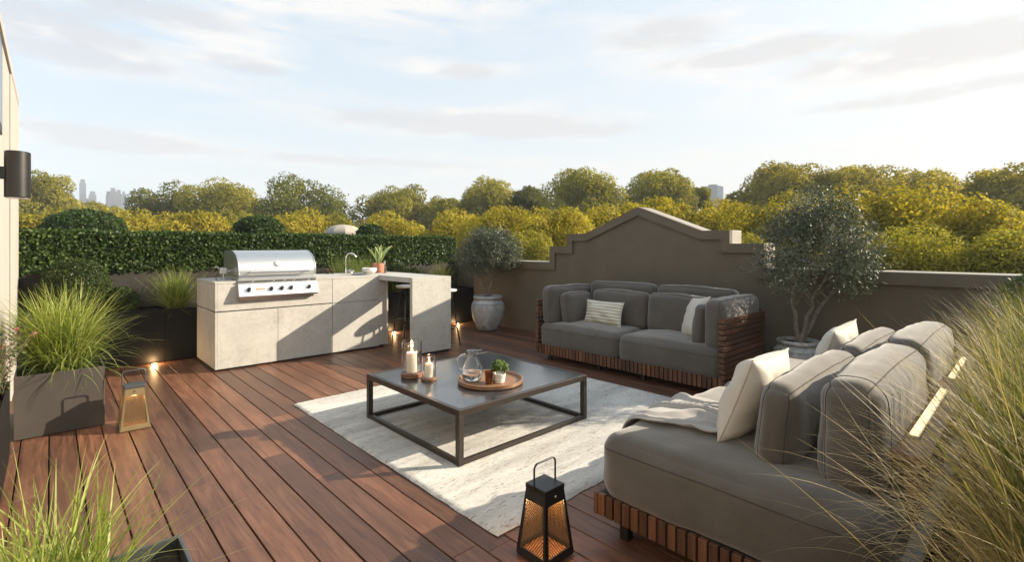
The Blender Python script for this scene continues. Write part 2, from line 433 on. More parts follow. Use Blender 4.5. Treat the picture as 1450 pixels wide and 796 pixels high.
def blades(name, cx, cy, cz, n, rad, length, mat, parent, width=.006, spread=1.0, droop=1.0, seg=7, up=0., ell=(1, 1), az=None, rl=(.6, 1.15)):
    """a tuft: arching, tapering ribbons"""
    a = rng.uniform(0, 2*PI, n) if az is None else rng.normal(az[0], az[1], n)
    rr = np.sqrt(rng.uniform(0, 1, n)) * rad; a0 = rng.uniform(0, 2*PI, n)
    bx = cx + rr * np.cos(a0) * ell[0]; by = cy + rr * np.sin(a0) * ell[1]
    Ls = length * rng.uniform(rl[0], rl[1], n)
    th0 = np.abs(rng.normal(.10, .14, n)) * spread + up            # start lean from vertical
    bend = np.abs(rng.normal(.75, .45, n)) * droop                 # extra bend towards the tip
    ts = np.linspace(0, 1, seg + 1)
    V = np.empty((n, seg + 1, 2, 3)); x = np.zeros(n); z = np.zeros(n)
    ca, sa = np.cos(a), np.sin(a); w = width * rng.uniform(.6, 1.3, n)
    tw = rng.uniform(-.9, .9, n); swx = rng.normal(0, .05, n)
    for i, t in enumerate(ts):
        if i:
            th = th0 + bend * ((t + ts[i-1]) / 2) ** 1.6; st = Ls / seg
            x = x + np.sin(th) * st; z = z + np.cos(th) * st
        lat = swx * Ls * t * t
        px_ = bx + x * ca - lat * sa; py_ = by + x * sa + lat * ca; pz = cz + z
        ww = w * (1 - t ** 2.2) * .5 + w * .03
        ang = a + PI/2 + tw
        V[:, i, 0] = np.stack([px_ + np.cos(ang) * ww, py_ + np.sin(ang) * ww, pz], 1)
        V[:, i, 1] = np.stack([px_ - np.cos(ang) * ww, py_ - np.sin(ang) * ww, pz], 1)
    idx = np.arange(n)[:, None] * (2 * (seg + 1)) + np.arange(seg)[None, :] * 2
    Fq = np.stack([idx, idx + 1, idx + 3, idx + 2], -1).reshape(-1, 4)
    return npobj(name, V.reshape(-1, 3), Fq, mat, parent, np.repeat(rng.uniform(0, 1, n), seg), True)

def lobed_crown(n, rx, ry, rz, lobes, lr=(.28, .5), seed=1, shell=.55, flat=0., spread=.35):
    """points and outward directions for a crown made of many uneven leaf clumps around the origin"""
    g = np.random.default_rng(seed)
    d = g.normal(0, 1, (lobes, 3)); d /= np.linalg.norm(d, axis=1)[:, None]
    d[:, 2] = np.where(d[:, 2] < -.5, -d[:, 2], d[:, 2])
    C = d * (g.uniform(.25, .78, lobes) ** .7)[:, None]
    lrad = g.uniform(lr[0], lr[1], lobes)
    pick = g.choice(lobes, n, p=lrad**2 / (lrad**2).sum())
    o = g.normal(0, 1, (n, 3)); o /= np.linalg.norm(o, axis=1)[:, None]
    rad = lrad[pick] * (shell + (1 - shell) * g.uniform(0, 1, n) ** .6) * (1 + g.normal(0, .06, n))
    P = C[pick] + o * rad[:, None]
    # per-lobe tone so that clumps differ
    tone = g.uniform(-.22, .22, lobes)[pick]
    P = P * np.array([rx, ry, rz])
    return P, o, np.clip(g.uniform(.5 - spread, .5 + spread, n) + tone, 0, 1)

def branchy(mb, p, d, L, r, depth, g, spread=.6):
    p = Vector(p); d = Vector(d).normalized(); pts = [p]; rads = [r]
    for i in range(4):
        d = (d + Vector((g.gauss(0, .16), g.gauss(0, .16), g.gauss(0, .1)))).normalized(); p = p + d * L / 4; pts.append(p); rads.append(r * (1 - .13 * (i + 1)))
    mb.tube(pts, rads, 7)
    if depth > 0:
        for k in range(g.choice([2, 3])):
            a = g.uniform(0, 2*PI); dd = (d + Vector((math.cos(a), math.sin(a), g.uniform(-.1, .4))) * spread).normalized()
            branchy(mb, pts[-1 if k < 2 else -2], dd, L * g.uniform(.6, .85), rads[-1] * .75, depth - 1, g, spread)

# ------------------------------------------------------------------ camera, sun, sky
cam = bpy.data.cameras.new('camera'); co = bpy.data.objects.new('camera', cam); col.objects.link(co)
co.location = (0, 0, EYE); co.rotation_euler = (PI/2, 0, -math.atan2(FX, FY))
cam.sensor_width = 36; cam.lens = F / 1450 * 36; cam.shift_y = -48 / 1450; cam.clip_end = 6000; cam.clip_start = .05
scene.camera = co
SUN = Vector((1.557, -1.0, .873)).normalized()
sl = bpy.data.lights.new('sun', 'SUN'); sl.energy = 5.0; sl.angle = R(.6); sl.color = (1., .87, .67)
so = bpy.data.objects.new('sun', sl); col.objects.link(so); so.rotation_euler = (-SUN).to_track_quat('-Z', 'Y').to_euler(); so.location = (6, -4, 6)
w = bpy.data.worlds.new('World'); scene.world = w; w.use_nodes = True
T = NT(w.node_tree); bg = w.node_tree.nodes['Background']
sky = T.n('ShaderNodeTexSky'); sky.sky_type = 'NISHITA'; sky.sun_disc = False
sky.sun_elevation = math.asin(SUN.z); sky.sun_rotation = math.atan2(SUN.x, SUN.y); sky.altitude = 50; sky.air_density = 1.0; sky.dust_density = 2.2; sky.ozone_density = 1.2
tc = T.n('ShaderNodeTexCoord')
def dot(v):
    x = T.n('ShaderNodeVectorMath', operation='DOT_PRODUCT'); T.put(x.inputs[0], tc.outputs['Generated']); x.inputs[1].default_value = v; return x.outputs['Value']
az = T.m('ARCTAN2', dot((RX, RY, 0)), dot((FX, FY, 0))); el = T.m('ARCSINE', dot((0, 0, 1)))
cv = T.n('ShaderNodeCombineXYZ'); T.put(cv.inputs[0], T.m('MULTIPLY', az, 3.2)); T.put(cv.inputs[1], T.m('MULTIPLY', el, 17.))
cv2 = T.n('ShaderNodeCombineXYZ'); T.put(cv2.inputs[0], T.m('MULTIPLY', az, 9.)); T.put(cv2.inputs[1], T.m('MULTIPLY', el, 30.)); cv2.inputs[2].default_value = 5
nA = T.noise(1.6, 7, .62, cv.outputs[0], .5); nB = T.noise(1.3, 6, .6, cv2.outputs[0], .3)
pv_ = T.n('ShaderNodeCombineXYZ'); T.put(pv_.inputs[0], az); T.put(pv_.inputs[1], el)
def total(lst):
    acc = None
    for (px, py, w_, h_, k_) in lst:
        a = math.atan((px - 725) / F); e = math.atan((350 - py) / F * math.cos(a)); sa = w_ / F * math.cos(a)**2; se = h_ / F * math.cos(a)
        v = T.n('ShaderNodeVectorMath', operation='MULTIPLY_ADD'); T.put(v.inputs[0], pv_.outputs[0]); v.inputs[1].default_value = (1/sa, 1/se, 0); v.inputs[2].default_value = (-a/sa, -e/se, 0)
        d = T.n('ShaderNodeVectorMath', operation='DOT_PRODUCT'); T.put(d.inputs[0], v.outputs[0]); T.put(d.inputs[1], v.outputs[0])
        x = T.m('POWER', .3679, d.outputs['Value'])
        acc = T.m('MULTIPLY_ADD', x, k_, 0. if acc is None else acc)
    return acc
# (where each cloud bank stands in the sky, how wide and tall, how thick)
whites = [(110, 55, 190, 50, 1.), (330, 60, 110, 46, 1.0), (520, 0, 260, 44, 1.05), (640, 98, 100, 14, .9), (150, 195, 220, 18, .8), (640, 170, 250, 26, 1.), (960, 60, 150, 40, 1.), (1250, 90, 350, 70, .9), (760, 235, 700, 20, .6)]
greys = [(70, 30, 150, 23.0, 1.74), (220, 14, 130, 13.8, 1.45), (130, 84, 120, 12.6, 1.67), (345, 92, 60, 9.2, 1.59), (655, 101, 42, 9.2, 1.59), (655, 173, 150, 12.6, 2.17), (770, 186, 110, 8.0, 1.89), (935, 50, 75, 17.2, 1.59), (1110, 68, 90, 12.6, 1.59), (1330, 68, 190, 23.0, 2.03), (1000, 88, 70, 9.2, 1.3), (1320, 132, 170, 9.2, 1.74), (140, 190, 120, 9.2, 1.74), (160, 208, 90, 6.9, 1.45), (500, 228, 260, 5.8, 1.01)]
wm = T.ramp(T.m('MULTIPLY', total(whites), T.m('MULTIPLY_ADD', nA, 4.2, -1.25)), [(.2, 0), (.95, .9)])
gm = T.ramp(T.m('MULTIPLY', total(greys), T.m('MULTIPLY_ADD', nB, 4.2, -1.15)), [(.2, 0), (1.15, .85)])
sidef = T.ramp(T.m('MULTIPLY_ADD', az, .55, .5), [(0, 0), (1, 1)])          # towards the sun the air is brighter and warmer
SK = 1.0
skyc = T.mix(1., sky.outputs[0], (1.0, 1.0, 1.0, 1), 'MULTIPLY')
cloudc = T.mix(sidef, (3.45, 3.4, 3.38, 1), (3.6, 3.52, 3.4, 1))
greyc = T.mix(sidef, (2.2, 2.4, 2.75, 1), (2.85, 2.8, 2.75, 1))
veil = T.m('MULTIPLY', T.ramp(el, [(0, 1.), (.42, .78)]), .96)
veilc = T.mix(sidef, (2.28, 2.92, 3.42, 1), (3.05, 3.25, 3.28, 1))
c1 = T.mix(veil, skyc, veilc); glow = T.m('MULTIPLY', T.m('MULTIPLY', sidef, .7), T.ramp(el, [(0, 1.), (.22, 0.)])); c1 = T.mix(glow, c1, (3.75, 3.6, 3.15, 1)); c1 = T.mix(wm, c1, cloudc); c1 = T.mix(gm, c1, greyc)
T.put(bg.inputs[0], c1); bg.inputs[1].default_value = .13
scene.view_settings.view_transform = 'Standard'; scene.view_settings.look = 'None'; scene.view_settings.exposure = 1.1; scene.view_settings.gamma = 1

# ------------------------------------------------------------------ the terrace
GX = 5.42; WY = 7.2; GZ = -5.0
g = MB()
# boards run along Y
bw = .1365; x = -.26 - bw; rb = random.Random(3)
xs0 = .130 - bw * 12
k = 0
while xs0 + k * bw < GX:
    x0 = xs0 + k * bw; k += 1
    if x0 + bw < -1.2: continue
    y = -2.2 - rb.uniform(0, 2.2)
    while y < WY:
        L = rb.choice([1.9, 2.4, 3.0, 3.6]) + rb.uniform(-.1, .1); y1 = min(y + L, WY)
        dz = rb.uniform(-.0007, .0007)
        if y1 > -2.2: g.box(x0 + .0035, min(x0 + bw - .0035, GX - .002), max(y, -2.2) + .0012, y1 - .0012, -.024, dz, rb.random())
        y = y1
struct(obj('deck', g, M['deck'], bevel=.0018, seg=1))
struct(obj('deck_subfloor', MB().box(-1.2, GX, -2.2, WY, -.4, -.03), M['darkgap']))
struct(obj('terrace_base', MB().box(-1.4, GX + .28, -2.4, 7.9, GZ, -.41), M['wall']))
# ground to the horizon
gn = 24; gv = []; gf = []
for i in range(gn + 1):
    for j in range(gn + 1): gv.append((-60 + 1240 * i / gn, -60 + 1240 * j / gn, GZ))
for i in range(gn):
    for j in range(gn): a = i*(gn+1)+j; gf.append((a, a+gn+1, a+gn+2, a+1))
struct(obj('ground', MB().add(gv, gf), M['ground']))

# gable parapet behind the sofa
M['coping'] = simple('pale_coping', (.28, .255, .22), .6, 0, .15, 4)
gp = [(1.93, 1.07), (1.93, 1.34), (2.284, 1.34), (2.284, 1.487), (2.60, 1.487), (3.433, 1.808), (4.27, 1.487), (4.60, 1.487), (4.60, 1.31), (4.935, 1.31), (4.935, 1.065)]
gw = thing('parapet_wall', 'brown rendered parapet wall with a stepped pointed gable behind the far sofa', 'wall', (GX, 3.43, 0))
outline = [(-2.2, -.4), (-2.2, 1.07)] + gp + [(7.9, 1.065), (7.9, -.4)]
obj('wall_face', MB().prism(outline, 'x', GX, GX + .03), M['wall'], gw, bevel=.004)
obj('wall_core', MB().prism([(a, b) for a, b in outline], 'x', GX + .0302, GX + .28), M['coping'], gw, bevel=.004)
# raised moulding that follows the gable
def inset_band(pts, wd):
    res = []
    for i, p in enumerate(pts):
        a = Vector(pts[i-1]) if i else None; b = Vector(p); c = Vector(pts[i+1]) if i < len(pts)-1 else None
        ns = []
        if a is not None: d = (b - a).normalized(); ns.append(Vector((d.y, -d.x)))
        if c is not None: d = (c - b).normalized(); ns.append(Vector((d.y, -d.x)))
        if len(ns) == 2:
            h = (ns[0] + ns[1]); h.normalize(); k_ = wd / max(.35, h.dot(ns[0])); res.append(tuple(b + h * k_))
        else: res.append(tuple(b + ns[0] * wd))
    return res
path = [(-2.2, 1.07)] + gp + [(7.18, 1.065)]
inn = inset_band(path, .10)
bmb = MB()
for i in range(len(path) - 1):
    q = [path[i], path[i+1], inn[i+1], inn[i]]
    bmb.prism([(a, b - .0015 * 0) for a, b in q], 'x', GX - .034, GX - .001)
obj('moulding', bmb, M['wall'], gw)
cap = MB().box(GX - .03, GX + .30, -2.2, 1.925, 1.071, 1.083)
cap2 = MB().box(GX - .03, GX + .30, 4.94, 7.18, 1.066, 1.082)
obj('coping', cap, M['coping'], gw, bevel=.004); obj('coping', cap2, M['coping'], gw, bevel=.004)

# back parapet under the hedge
bwall = thing('parapet_wall', 'long low brown wall under the clipped hedge behind the black planters', 'wall', (2.6, WY, 0))
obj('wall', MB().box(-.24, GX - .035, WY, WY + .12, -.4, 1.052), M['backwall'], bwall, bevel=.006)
obj('hedge_trough', MB().box(-1.2, GX - .035, WY + .122, 7.9, -.4, .95), M['wall'], bwall)

# hedge
hd = thing('hedge', 'long clipped dark green leafy hedge along the back wall', 'hedge', (2.6, 7.5, .95))
def hedge_pts(n):
    x0, x1, y0, y1, z0, z1 = -.9, 5.35, WY + .0, 7.85, .99, 1.475
    u = rng.uniform(0, 1, n); P = np.empty((n, 3)); N = np.zeros((n, 3))
    front = rng.uniform(0, 1, n) < .62
    P[:, 0] = x0 + (x1 - x0) * u
    dep = rng.uniform(0, 1, n) ** 2 * .10
    bumpy = np.array([noise.noise(Vector((a * 2.2, b, 0))) for a, b in zip(P[:, 0], rng.uniform(0, 1, n))]) * .018
    P[:, 1] = np.where(front, y0 - .02 + dep + bumpy, rng.uniform(y0, y1, n)); P[:, 2] = np.where(front, rng.uniform(z0 + .03, z1, n), z1 - dep * .6 + bumpy)
    N[:, 1] = np.where(front, -1, 0); N[:, 2] = np.where(front, .25, 1)
    return P, N
P, N = hedge_pts(46000)
leaves('foliage', P, N, .042, .030, M['hedge'], hd, .85, .12)
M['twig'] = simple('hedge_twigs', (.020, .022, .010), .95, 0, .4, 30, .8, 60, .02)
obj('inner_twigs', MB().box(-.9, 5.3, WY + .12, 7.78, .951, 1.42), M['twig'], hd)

# house wall at the left with a lamp
hw = thing('house_wall', 'cream rendered house wall at the left edge of the terrace', 'wall', (-.25, 4, 0))
obj('wall', MB().box(-.75, -.25, -2.2, WY - .02, -.39, 2.76), M['whitewall'], hw, bevel=.008)
obj('coping', MB().box(-.80, -.235, -2.2, WY, 2.762, 2.83), M['whitewall'], hw, bevel=.006)
obj('corner_pilaster', MB().box(-.2495, -.238, 5.9, WY - .01, 0, 2.76), M['whitewall'], hw, bevel=.004)
wf = obj('window', MB().box(-.2495, -.240, 3.2, 4.86, 2.07, 2.72), M['black'], hw, bevel=.003)
obj('pane', MB().box(-.2395, -.2385, 3.26, 4.80, 2.12, 2.67), M['tabletop'], wf)
wl = thing('wall_lamp', 'black cylindrical up and down lamp fixed to the cream house wall', 'lamp', (-.15, 4.39, 1.756))
prof = [(0, -.145), (.060, -.145), (.064, -.141), (.064, .141), (.060, .145), (0, .145)]
obj('lamp_body', MB().lathe(prof, -.15, 4.39, 1.756, 40, sx=.95), M['black'], wl, smooth=40)
obj('mounting_arm', MB().box(-.25, -.20, 4.365, 4.415, 1.725, 1.80), M['black'], wl, bevel=.004)
obj('lens', MB().lathe([(0, 0), (.052, 0), (.052, .004), (0, .004)], -.15, 4.39, 1.607, 24), M['whiteglaze'], wl)

# ------------------------------------------------------------------ black planter row
def open_box(mb, x0, x1, y0, y1, z0, z1, t=.012):
    mb.box(x0, x1, y0, y0 + t, z0, z1); mb.box(x0, x1, y1 - t, y1, z0, z1)
    mb.box(x0, x0 + t, y0 + t, y1 - t, z0, z1); mb.box(x1 - t, x1, y0 + t, y1 - t, z0, z1)
    mb.box(x0 + t, x1 - t, y0 + t, y1 - t, z0, z0 + .02); return mb
def soilbed(x0, x1, y0, y1, z, parent, n=16):
    V = []; Fc = []
    for i in range(n+1):
        for j in range(n+1):
            X = x0 + (x1-x0)*i/n; Y = y0 + (y1-y0)*j/n; V.append((X, Y, z + noise.noise(Vector((X*14, Y*14, 0))) * .014 + noise.noise(Vector((X*50, Y*50, 3))) * .006))
    for i in range(n):
        for j in range(n): a = i*(n+1)+j; Fc.append((a, a+n+1, a+n+2, a+1))
    return obj('soil', MB().add(V, Fc), M['soil'], parent, smooth=180)
edges = [-.235, .947, 2.115, 3.285, 4.455, 5.385]
pl_lab = ['black trough planter holding the round box shrub, beside the cream wall', 'black trough planter with a feathery grass, against the left end of the kitchen', 'black trough planter hidden behind the grill', 'black trough planter behind the sink', 'black trough planter in the far corner beside the glazed pot']
for i in range(5):
    t = thing('trough_planter', pl_lab[i], 'planter', ((edges[i] + edges[i+1]) / 2, 6.95, 0), 'black troughs along the back wall')
    obj('box', open_box(MB(), edges[i] + .003, edges[i+1] - .003, 6.735, 7.19, .012, .60), M['planterblack'], t, bevel=.002)
    soilbed(edges[i] + .016, edges[i+1] - .016, 6.75, 7.177, .565, t)

def shrub_ball(px_, name, label, x, y, z, r, mat, n, ls=.022, rz=None, group=None, zbase=None, stem=True):
    zb = z - r if zbase is None else zbase
    t = thing(name, label, 'shrub', (x, y, zb), group)
    rz = rz or r
    d = rng.normal(0, 1, (n, 3)); d /= np.linalg.norm(d, axis=1)[:, None]; d[:, 2] = np.where(d[:, 2] < -.75, -d[:, 2], d[:, 2])
    rad = r * (1 - rng.uniform(0, 1, n) ** 2 * .35)
    nz = np.array([noise.noise(Vector((a[0] * 3, a[1] * 3, a[2] * 3 + x * 5))) for a in d])
    rad = rad * (1 + nz * .09 + rng.normal(0, .02, n))
    P = d * rad[:, None]; P[:, 2] *= rz / r; P += np.array([x, y, z])
    leaves('foliage', P, d, ls, ls * .6, mat, t, .9, .1, np.clip(rng.uniform(.1, .8, n) + nz * .3, 0, 1))
    if stem:
        mb = MB(); gg = random.Random(int(x * 100)); mb.tube([(x, y, zb), (x, y, z - r * .3)], [.014, .010], 7)
        for q in range(5): branchy(mb, (x, y, z - r * .4), (gg.gauss(0, .6), gg.gauss(0, .6), .8), r * .4, .007, 1, gg)
        obj('stem', mb, M['bark'], t, smooth=60)
    return t
shrub_ball(0, 'box_shrub', 'large round clipped box shrub in the black trough by the cream wall', .20, 6.95, .885, .29, M['box'], 15000, zbase=.565)
shrub_ball(0, 'box_shrub', 'small loose green shrub between the round box and the feathery grass', .575, 6.92, .70, .155, M['box'], 4500, .026, zbase=.565)
shrub_ball(0, 'box_shrub', 'dark round shrub just right of the terracotta pot on the counter', 4.03, 7.0, .83, .22, M['box'], 7000, zbase=.565)
shrub_ball(0, 'box_shrub', 'small dark shrub above the middle of the breakfast bar', 4.36, 7.0, .77, .19, M['box'], 6000, zbase=.565)
def grass_plant(label, parts, loc, name='ornamental_grass', group=None):
    t = thing(name, label, 'grass', loc, group)
    for kw in parts: blades(parent=t, **kw)
    return t
grass_plant('feathery green grass tuft fanning out left of the stone kitchen', [
    dict(name='blades', cx=1.08, cy=6.93, cz=.56, n=620, rad=.07, length=.52, mat=M['grass'], width=.0055, spread=3.6, droop=.75),
    dict(name='dry_blades', cx=1.08, cy=6.93, cz=.56, n=150, rad=.07, length=.46, mat=M['grassdark'], width=.005, spread=3.4, droop=.6)], (1.08, 6.93, .565))
grass_plant('soft upright green grass seen behind the sink tap', [
    dict(name='blades', cx=3.32, cy=6.98, cz=.56, n=900, rad=.2, length=.62, mat=M['grassdark'], width=.005, spread=1.0, droop=.5, ell=(1.6, .6)),
    dict(name='pale_blades', cx=3.32, cy=6.98, cz=.56, n=300, rad=.2, length=.56, mat=M['grass'], width=.005, spread=1.0, droop=.5, ell=(1.6, .6))], (3.32, 6.98, .565))
grass_plant('yellow green spiky grass at the far end of the breakfast bar', [
    dict(name='blades', cx=4.86, cy=6.93, cz=.56, n=520, rad=.08, length=.50, mat=M['grassstraw'], width=.008, spread=3.4, droop=.7)], (4.86, 6.93, .565))
grass_plant('low grass glimpsed through the opening under the breakfast bar', [
    dict(name='blades', cx=3.95, cy=6.88, cz=.56, n=260, rad=.1, length=.25, mat=M['grassstraw'], width=.008, spread=3.2, droop=.7)], (3.95, 6.88, .565))

# deck uplights
for i, (x_, y_, lab, e_) in enumerate([(.837, 6.67, 'glowing deck uplight at the foot of the black trough left of the kitchen', 9), (3.80, 6.67, 'glowing deck uplight behind the bar stool under the breakfast bar', 9), (5.00, 6.67, 'glowing deck uplight behind the outer bar stool', 7)]):
    t = thing('deck_uplight', lab, 'light', (x_, y_, 0), 'small uplights let into the deck')
    obj('bezel', MB().lathe([(.022, .0), (.034, .0), (.034, .004), (.030, .006), (.022, .006)], x_, y_, .001, 24), M['steelsat'], t, smooth=40)
    obj('lens', MB().disc(x_, y_, .006, .022), M['uplight'], t)
    l = bpy.data.lights.new('uplight_glow', 'POINT'); l.energy = 2.0; l.color = (1, .60, .26); l.shadow_soft_size = .02
    lo = bpy.data.objects.new('uplight_glow', l); col.objects.link(lo); lo.parent = t; lo.location = (0, .0, .035)

# ------------------------------------------------------------------ outdoor kitchen
kt = thing('outdoor_kitchen', 'pale stone outdoor kitchen with a breakfast bar at its right end', 'kitchen', (1.25, 5.83, 0))
S = M['stone']
obj('carcass', MB().box(1.268, 3.20, 5.851, 6.685, .03, .914), M['darkgap'], kt)
obj('inner_end_panel', MB().box(3.201, 3.221, 5.80, 6.685, .03, .873), S, kt, bevel=.002)
obj('inner_face_panel', MB().box(3.105, 3.20, 5.832, 5.85, .03, .873), S, kt, bevel=.002)
obj('plinth', MB().box(1.27, 3.19, 5.87, 6.66, .0, .03), M['darkgap'], kt)
fr = [('drawer_front', 1.267, 2.4855, .627, .912), ('cabinet_door', 1.267, 1.8625, .022, .615), ('cabinet_door', 1.8665, 2.4855, .022, .615), ('drawer_front', 2.4905, 3.103, .622, .912), ('drawer_front', 2.4905, 3.103, .022, .617)]
for nm, x0, x1, z0, z1 in fr: obj(nm, MB().box(x0, x1, 5.828, 5.849, z0, z1), S, kt, bevel=.0015)
obj('side_panel', MB().box(1.246, 1.266, 5.828, 6.69, .022, .615), S, kt, bevel=.0015); obj('side_panel', MB().box(1.246, 1.266, 5.828, 6.69, .627, .912), S, kt, bevel=.0015)
# worktop with sink cut-out
zt0, zt1 = .915, .936; sx0, sx1, sy0, sy1 = 2.72, 3.08, 5.97, 6.33
obj('worktop', MB().box(1.244, sx0, 5.826, 6.69, zt0, zt1).box(sx1, 3.103, 5.826, 6.69, zt0, zt1).box(sx0, sx1, 5.826, sy0, zt0, zt1).box(sx0, sx1, sy1, 6.69, zt0, zt1), S, kt)
sk = MB(); open_box(sk, sx0 + .002, sx1 - .002, sy0 + .002, sy1 - .002, .80, .9335, .004)
obj('sink', sk, M['steelsat'], kt)
obj('bar_top', MB().box(3.1035, 3.66, 5.02, 6.69, .876, .937), S, kt, bevel=.002)
obj('waterfall_end', MB().box(3.1035, 3.66, 5.02, 5.075, .03, .8755), S, kt, bevel=.002)
obj('plinth', MB().box(3.16, 3.64, 5.035, 5.07, .0, .0295), M['darkgap'], kt)

# grill
gr = thing('gas_grill', 'stainless steel built-in gas grill with a domed lid on the stone kitchen', 'grill', (1.87, 6.1, .936))
gx0, gx1 = 1.47, 2.30
lid = []
y0, y1, zb, ztop = 5.855, 6.46, .985, 1.262
lid.append((y0, zb)); lid.append((y0, zb + .05))
for k_ in range(15):
    a = k_ / 14 * PI/2; lid.append((y0 + .30 * (1 - math.cos(a)), zb + .05 + (ztop - zb - .05) * math.sin(a)))
lid += [(y1 - .06, ztop - .002), (y1 - .02, ztop - .03), (y1, ztop - .09), (y1, zb)]
obj('lid', MB().prism(lid, 'x', gx0 + .012, gx1 - .012), M['steel'], gr, smooth=25, bevel=.004)
endc = [(y, zb + (z - zb) * 1.012) for y, z in lid]
for xx in (gx0, gx1 - .011): obj('lid_end_plate', MB().prism([(y - .004 if y < 6 else y + .004, z + .004) for y, z in lid], 'x', xx, xx + .011), M['steelsat'], gr)
obj('firebox', MB().box(gx0 + .01, gx1 - .01, 5.86, 6.45, .9375, .983), M['steelsat'], gr, bevel=.003)
hp = MB().tube([(gx0 + .10, 5.80, 1.028), (gx1 - .10, 5.80, 1.028)], .010, 12)
for xx in (gx0 + .12, gx1 - .12): hp.tube([(xx, 5.80, 1.028), (xx, 5.853, 1.035)], .009, 10)
obj('lid_handle', hp, M['chrome'], gr, smooth=40)
tg = MB(); mm = Matrix.Translation((1.875, 5.868, 1.115)) @ Matrix.Rotation(R(72), 4, 'X')
mb_ = MB().lathe([(0, .016), (.026, .016), (.032, .010), (.034, 0)], 0, 0, 0, 28); tg.add([mm @ Vector(p) for p in mb_.v], mb_.f)
obj('thermometer', tg, M['whiteglaze'], gr, smooth=40)
cp = [(5.755, .768), (5.775, .925), (5.85, .935), (5.826, .755), (5.775, .755)]
cp = [(5.742, .775), (5.79, .905), (5.8255, .905), (5.8255, .757), (5.752, .757)]
obj('control_panel', MB().prism(cp, 'x', gx0 - .02, gx1 - .015), M['steel'], gr, bevel=.003)
obj('drip_tray', MB().prism([(5.765, .754), (5.8255, .754), (5.8255, .728), (5.785, .728)], 'x', gx0 - .01, gx1 - .06), M['steelsat'], gr)
vt = MB()
for a, b in ((gx0 - .015, gx0 + .12), (gx0 + .145, gx0 + .335), (gx0 + .36, gx0 + .45), (gx0 + .475, gx0 + .555), (gx0 + .58, gx0 + .72), (gx0 + .745, gx1 - .02)): vt.box(a, b, 5.80, 5.824, .922, .934)
obj('vent_slot', vt, M['darkgap'], gr)
obj('front_rail', MB().box(gx0 - .015, gx1 - .015, 5.812, 5.8255, .906, .960), M['steel'], gr, bevel=.002)
kx = [1.55, 1.775, 1.885, 1.985, 2.185]
tiltm = Matrix.Rotation(R(70), 4, 'X')
for xx in kx:
    mm = Matrix.Translation((xx, 5.764, .843)) @ tiltm
    pb = MB().lathe([(0, .004), (.026, .004), (.028, 0)], 0, 0, 0, 26); kb = MB(); kb.add([mm @ Vector(p) for p in pb.v], pb.f)
    o = obj('knob', kb, M['chrome'], gr, smooth=40)
    pb = MB().lathe([(0, .026), (.017, .026), (.019, .022), (.020, .004)], 0, 0, 0, 22).box(-.004, .004, -.019, .019, .026, .033); kb = MB(); kb.add([mm @ Vector(p) for p in pb.v], pb.f)
    obj('knob_grip', kb, M['black'], o, smooth=40)
mm = Matrix.Translation((1.665, 5.7665, .846)) @ tiltm
obj('badge', MB().box(-.045, .045, -.011, .011, 0, .0015, M=mm), M['badge'], gr)
rm = thing('rotisserie_motor', 'small steel rotisserie motor on a bracket at the left side of the grill', 'motor', (1.40, 6.15, .936))
rb_ = MB().box(1.355, 1.425, 6.12, 6.20, 1.00, 1.07); obj('motor_body', rb_, M['steelsat'], rm, bevel=.01)
obj('bracket', MB().box(1.385, 1.395, 6.13, 6.19, .937, 1.0).box(1.36, 1.46, 6.12, 6.20, .937, .943), M['steelsat'], rm)
obj('spindle', MB().tube([(1.425, 6.16, 1.035), (1.468, 6.16, 1.035)], .006, 8), M['steel'], rm, smooth=40)
obj('lever', MB().tube([(1.36, 6.16, 1.06), (1.325, 6.13, 1.085), (1.305, 6.12, 1.08)], .007, 8), M['steel'], rm, smooth=40)
obj('cable', MB().tube([(1.35, 6.12, 1.01), (1.31, 6.08, .99), (1.30, 6.04, .95), (1.31, 6.02, .94)], .004, 6), M['black'], rm, smooth=40)

# tap and things on the counter
tp = thing('kitchen_tap', 'tall chrome gooseneck tap behind the sink', 'tap', (2.93, 6.42, .936))
pts = [(2.93, 6.42, .99), (2.93, 6.42, 1.15)]
for k_ in range(13):
    a = PI - k_ / 12 * PI * .93; pts.append((2.93 + .055 * (1 + math.cos(a)) , 6.42 - .035 * (1 + math.cos(a)), 1.15 + .066 * math.sin(a)))
obj('spout', MB().tube(pts, .0095, 12), M['chrome'], tp, smooth=50)
obj('body', MB().lathe([(0, 0), (.026, 0), (.026, .006), (.017, .010), (.017, .06), (.011, .066), (0, .066)], 2.93, 6.42, .936, 20), M['chrome'], tp, smooth=40)
obj('lever', MB().tube([(2.945, 6.42, .975), (2.99, 6.40, 1.0)], .005, 8), M['chrome'], tp, smooth=40)
def vessel(name, label, cat, prof, x, y, z, mat, part='vessel', n=32):
    return tag(obj(name, MB().lathe([(r_, z_) for r_, z_ in prof], 0, 0, 0, n), mat, None, smooth=45), label, cat)
def place(o, x, y, z): o.location = (x, y, z); return o
place(vessel('white_bowl', 'rounded white bowl on the counter left of the terracotta pot', 'bowl', [(0, 0), (.05, 0), (.07, .006), (.098, .035), (.104, .058), (.098, .078), (.092, .078), (.096, .058), (.09, .037), (.06, .012), (0, .01)], 0, 0, 0, M['whiteglaze']), 3.20, 6.28, .938)
place(vessel('soap_dish', 'small white footed dish beside the tap', 'dish', [(0, 0), (.022, 0), (.018, .012), (.05, .032), (.052, .036), (.03, .022), (0, .018)], 0, 0, 0, M['whiteglaze']), 3.07, 6.56, .937)
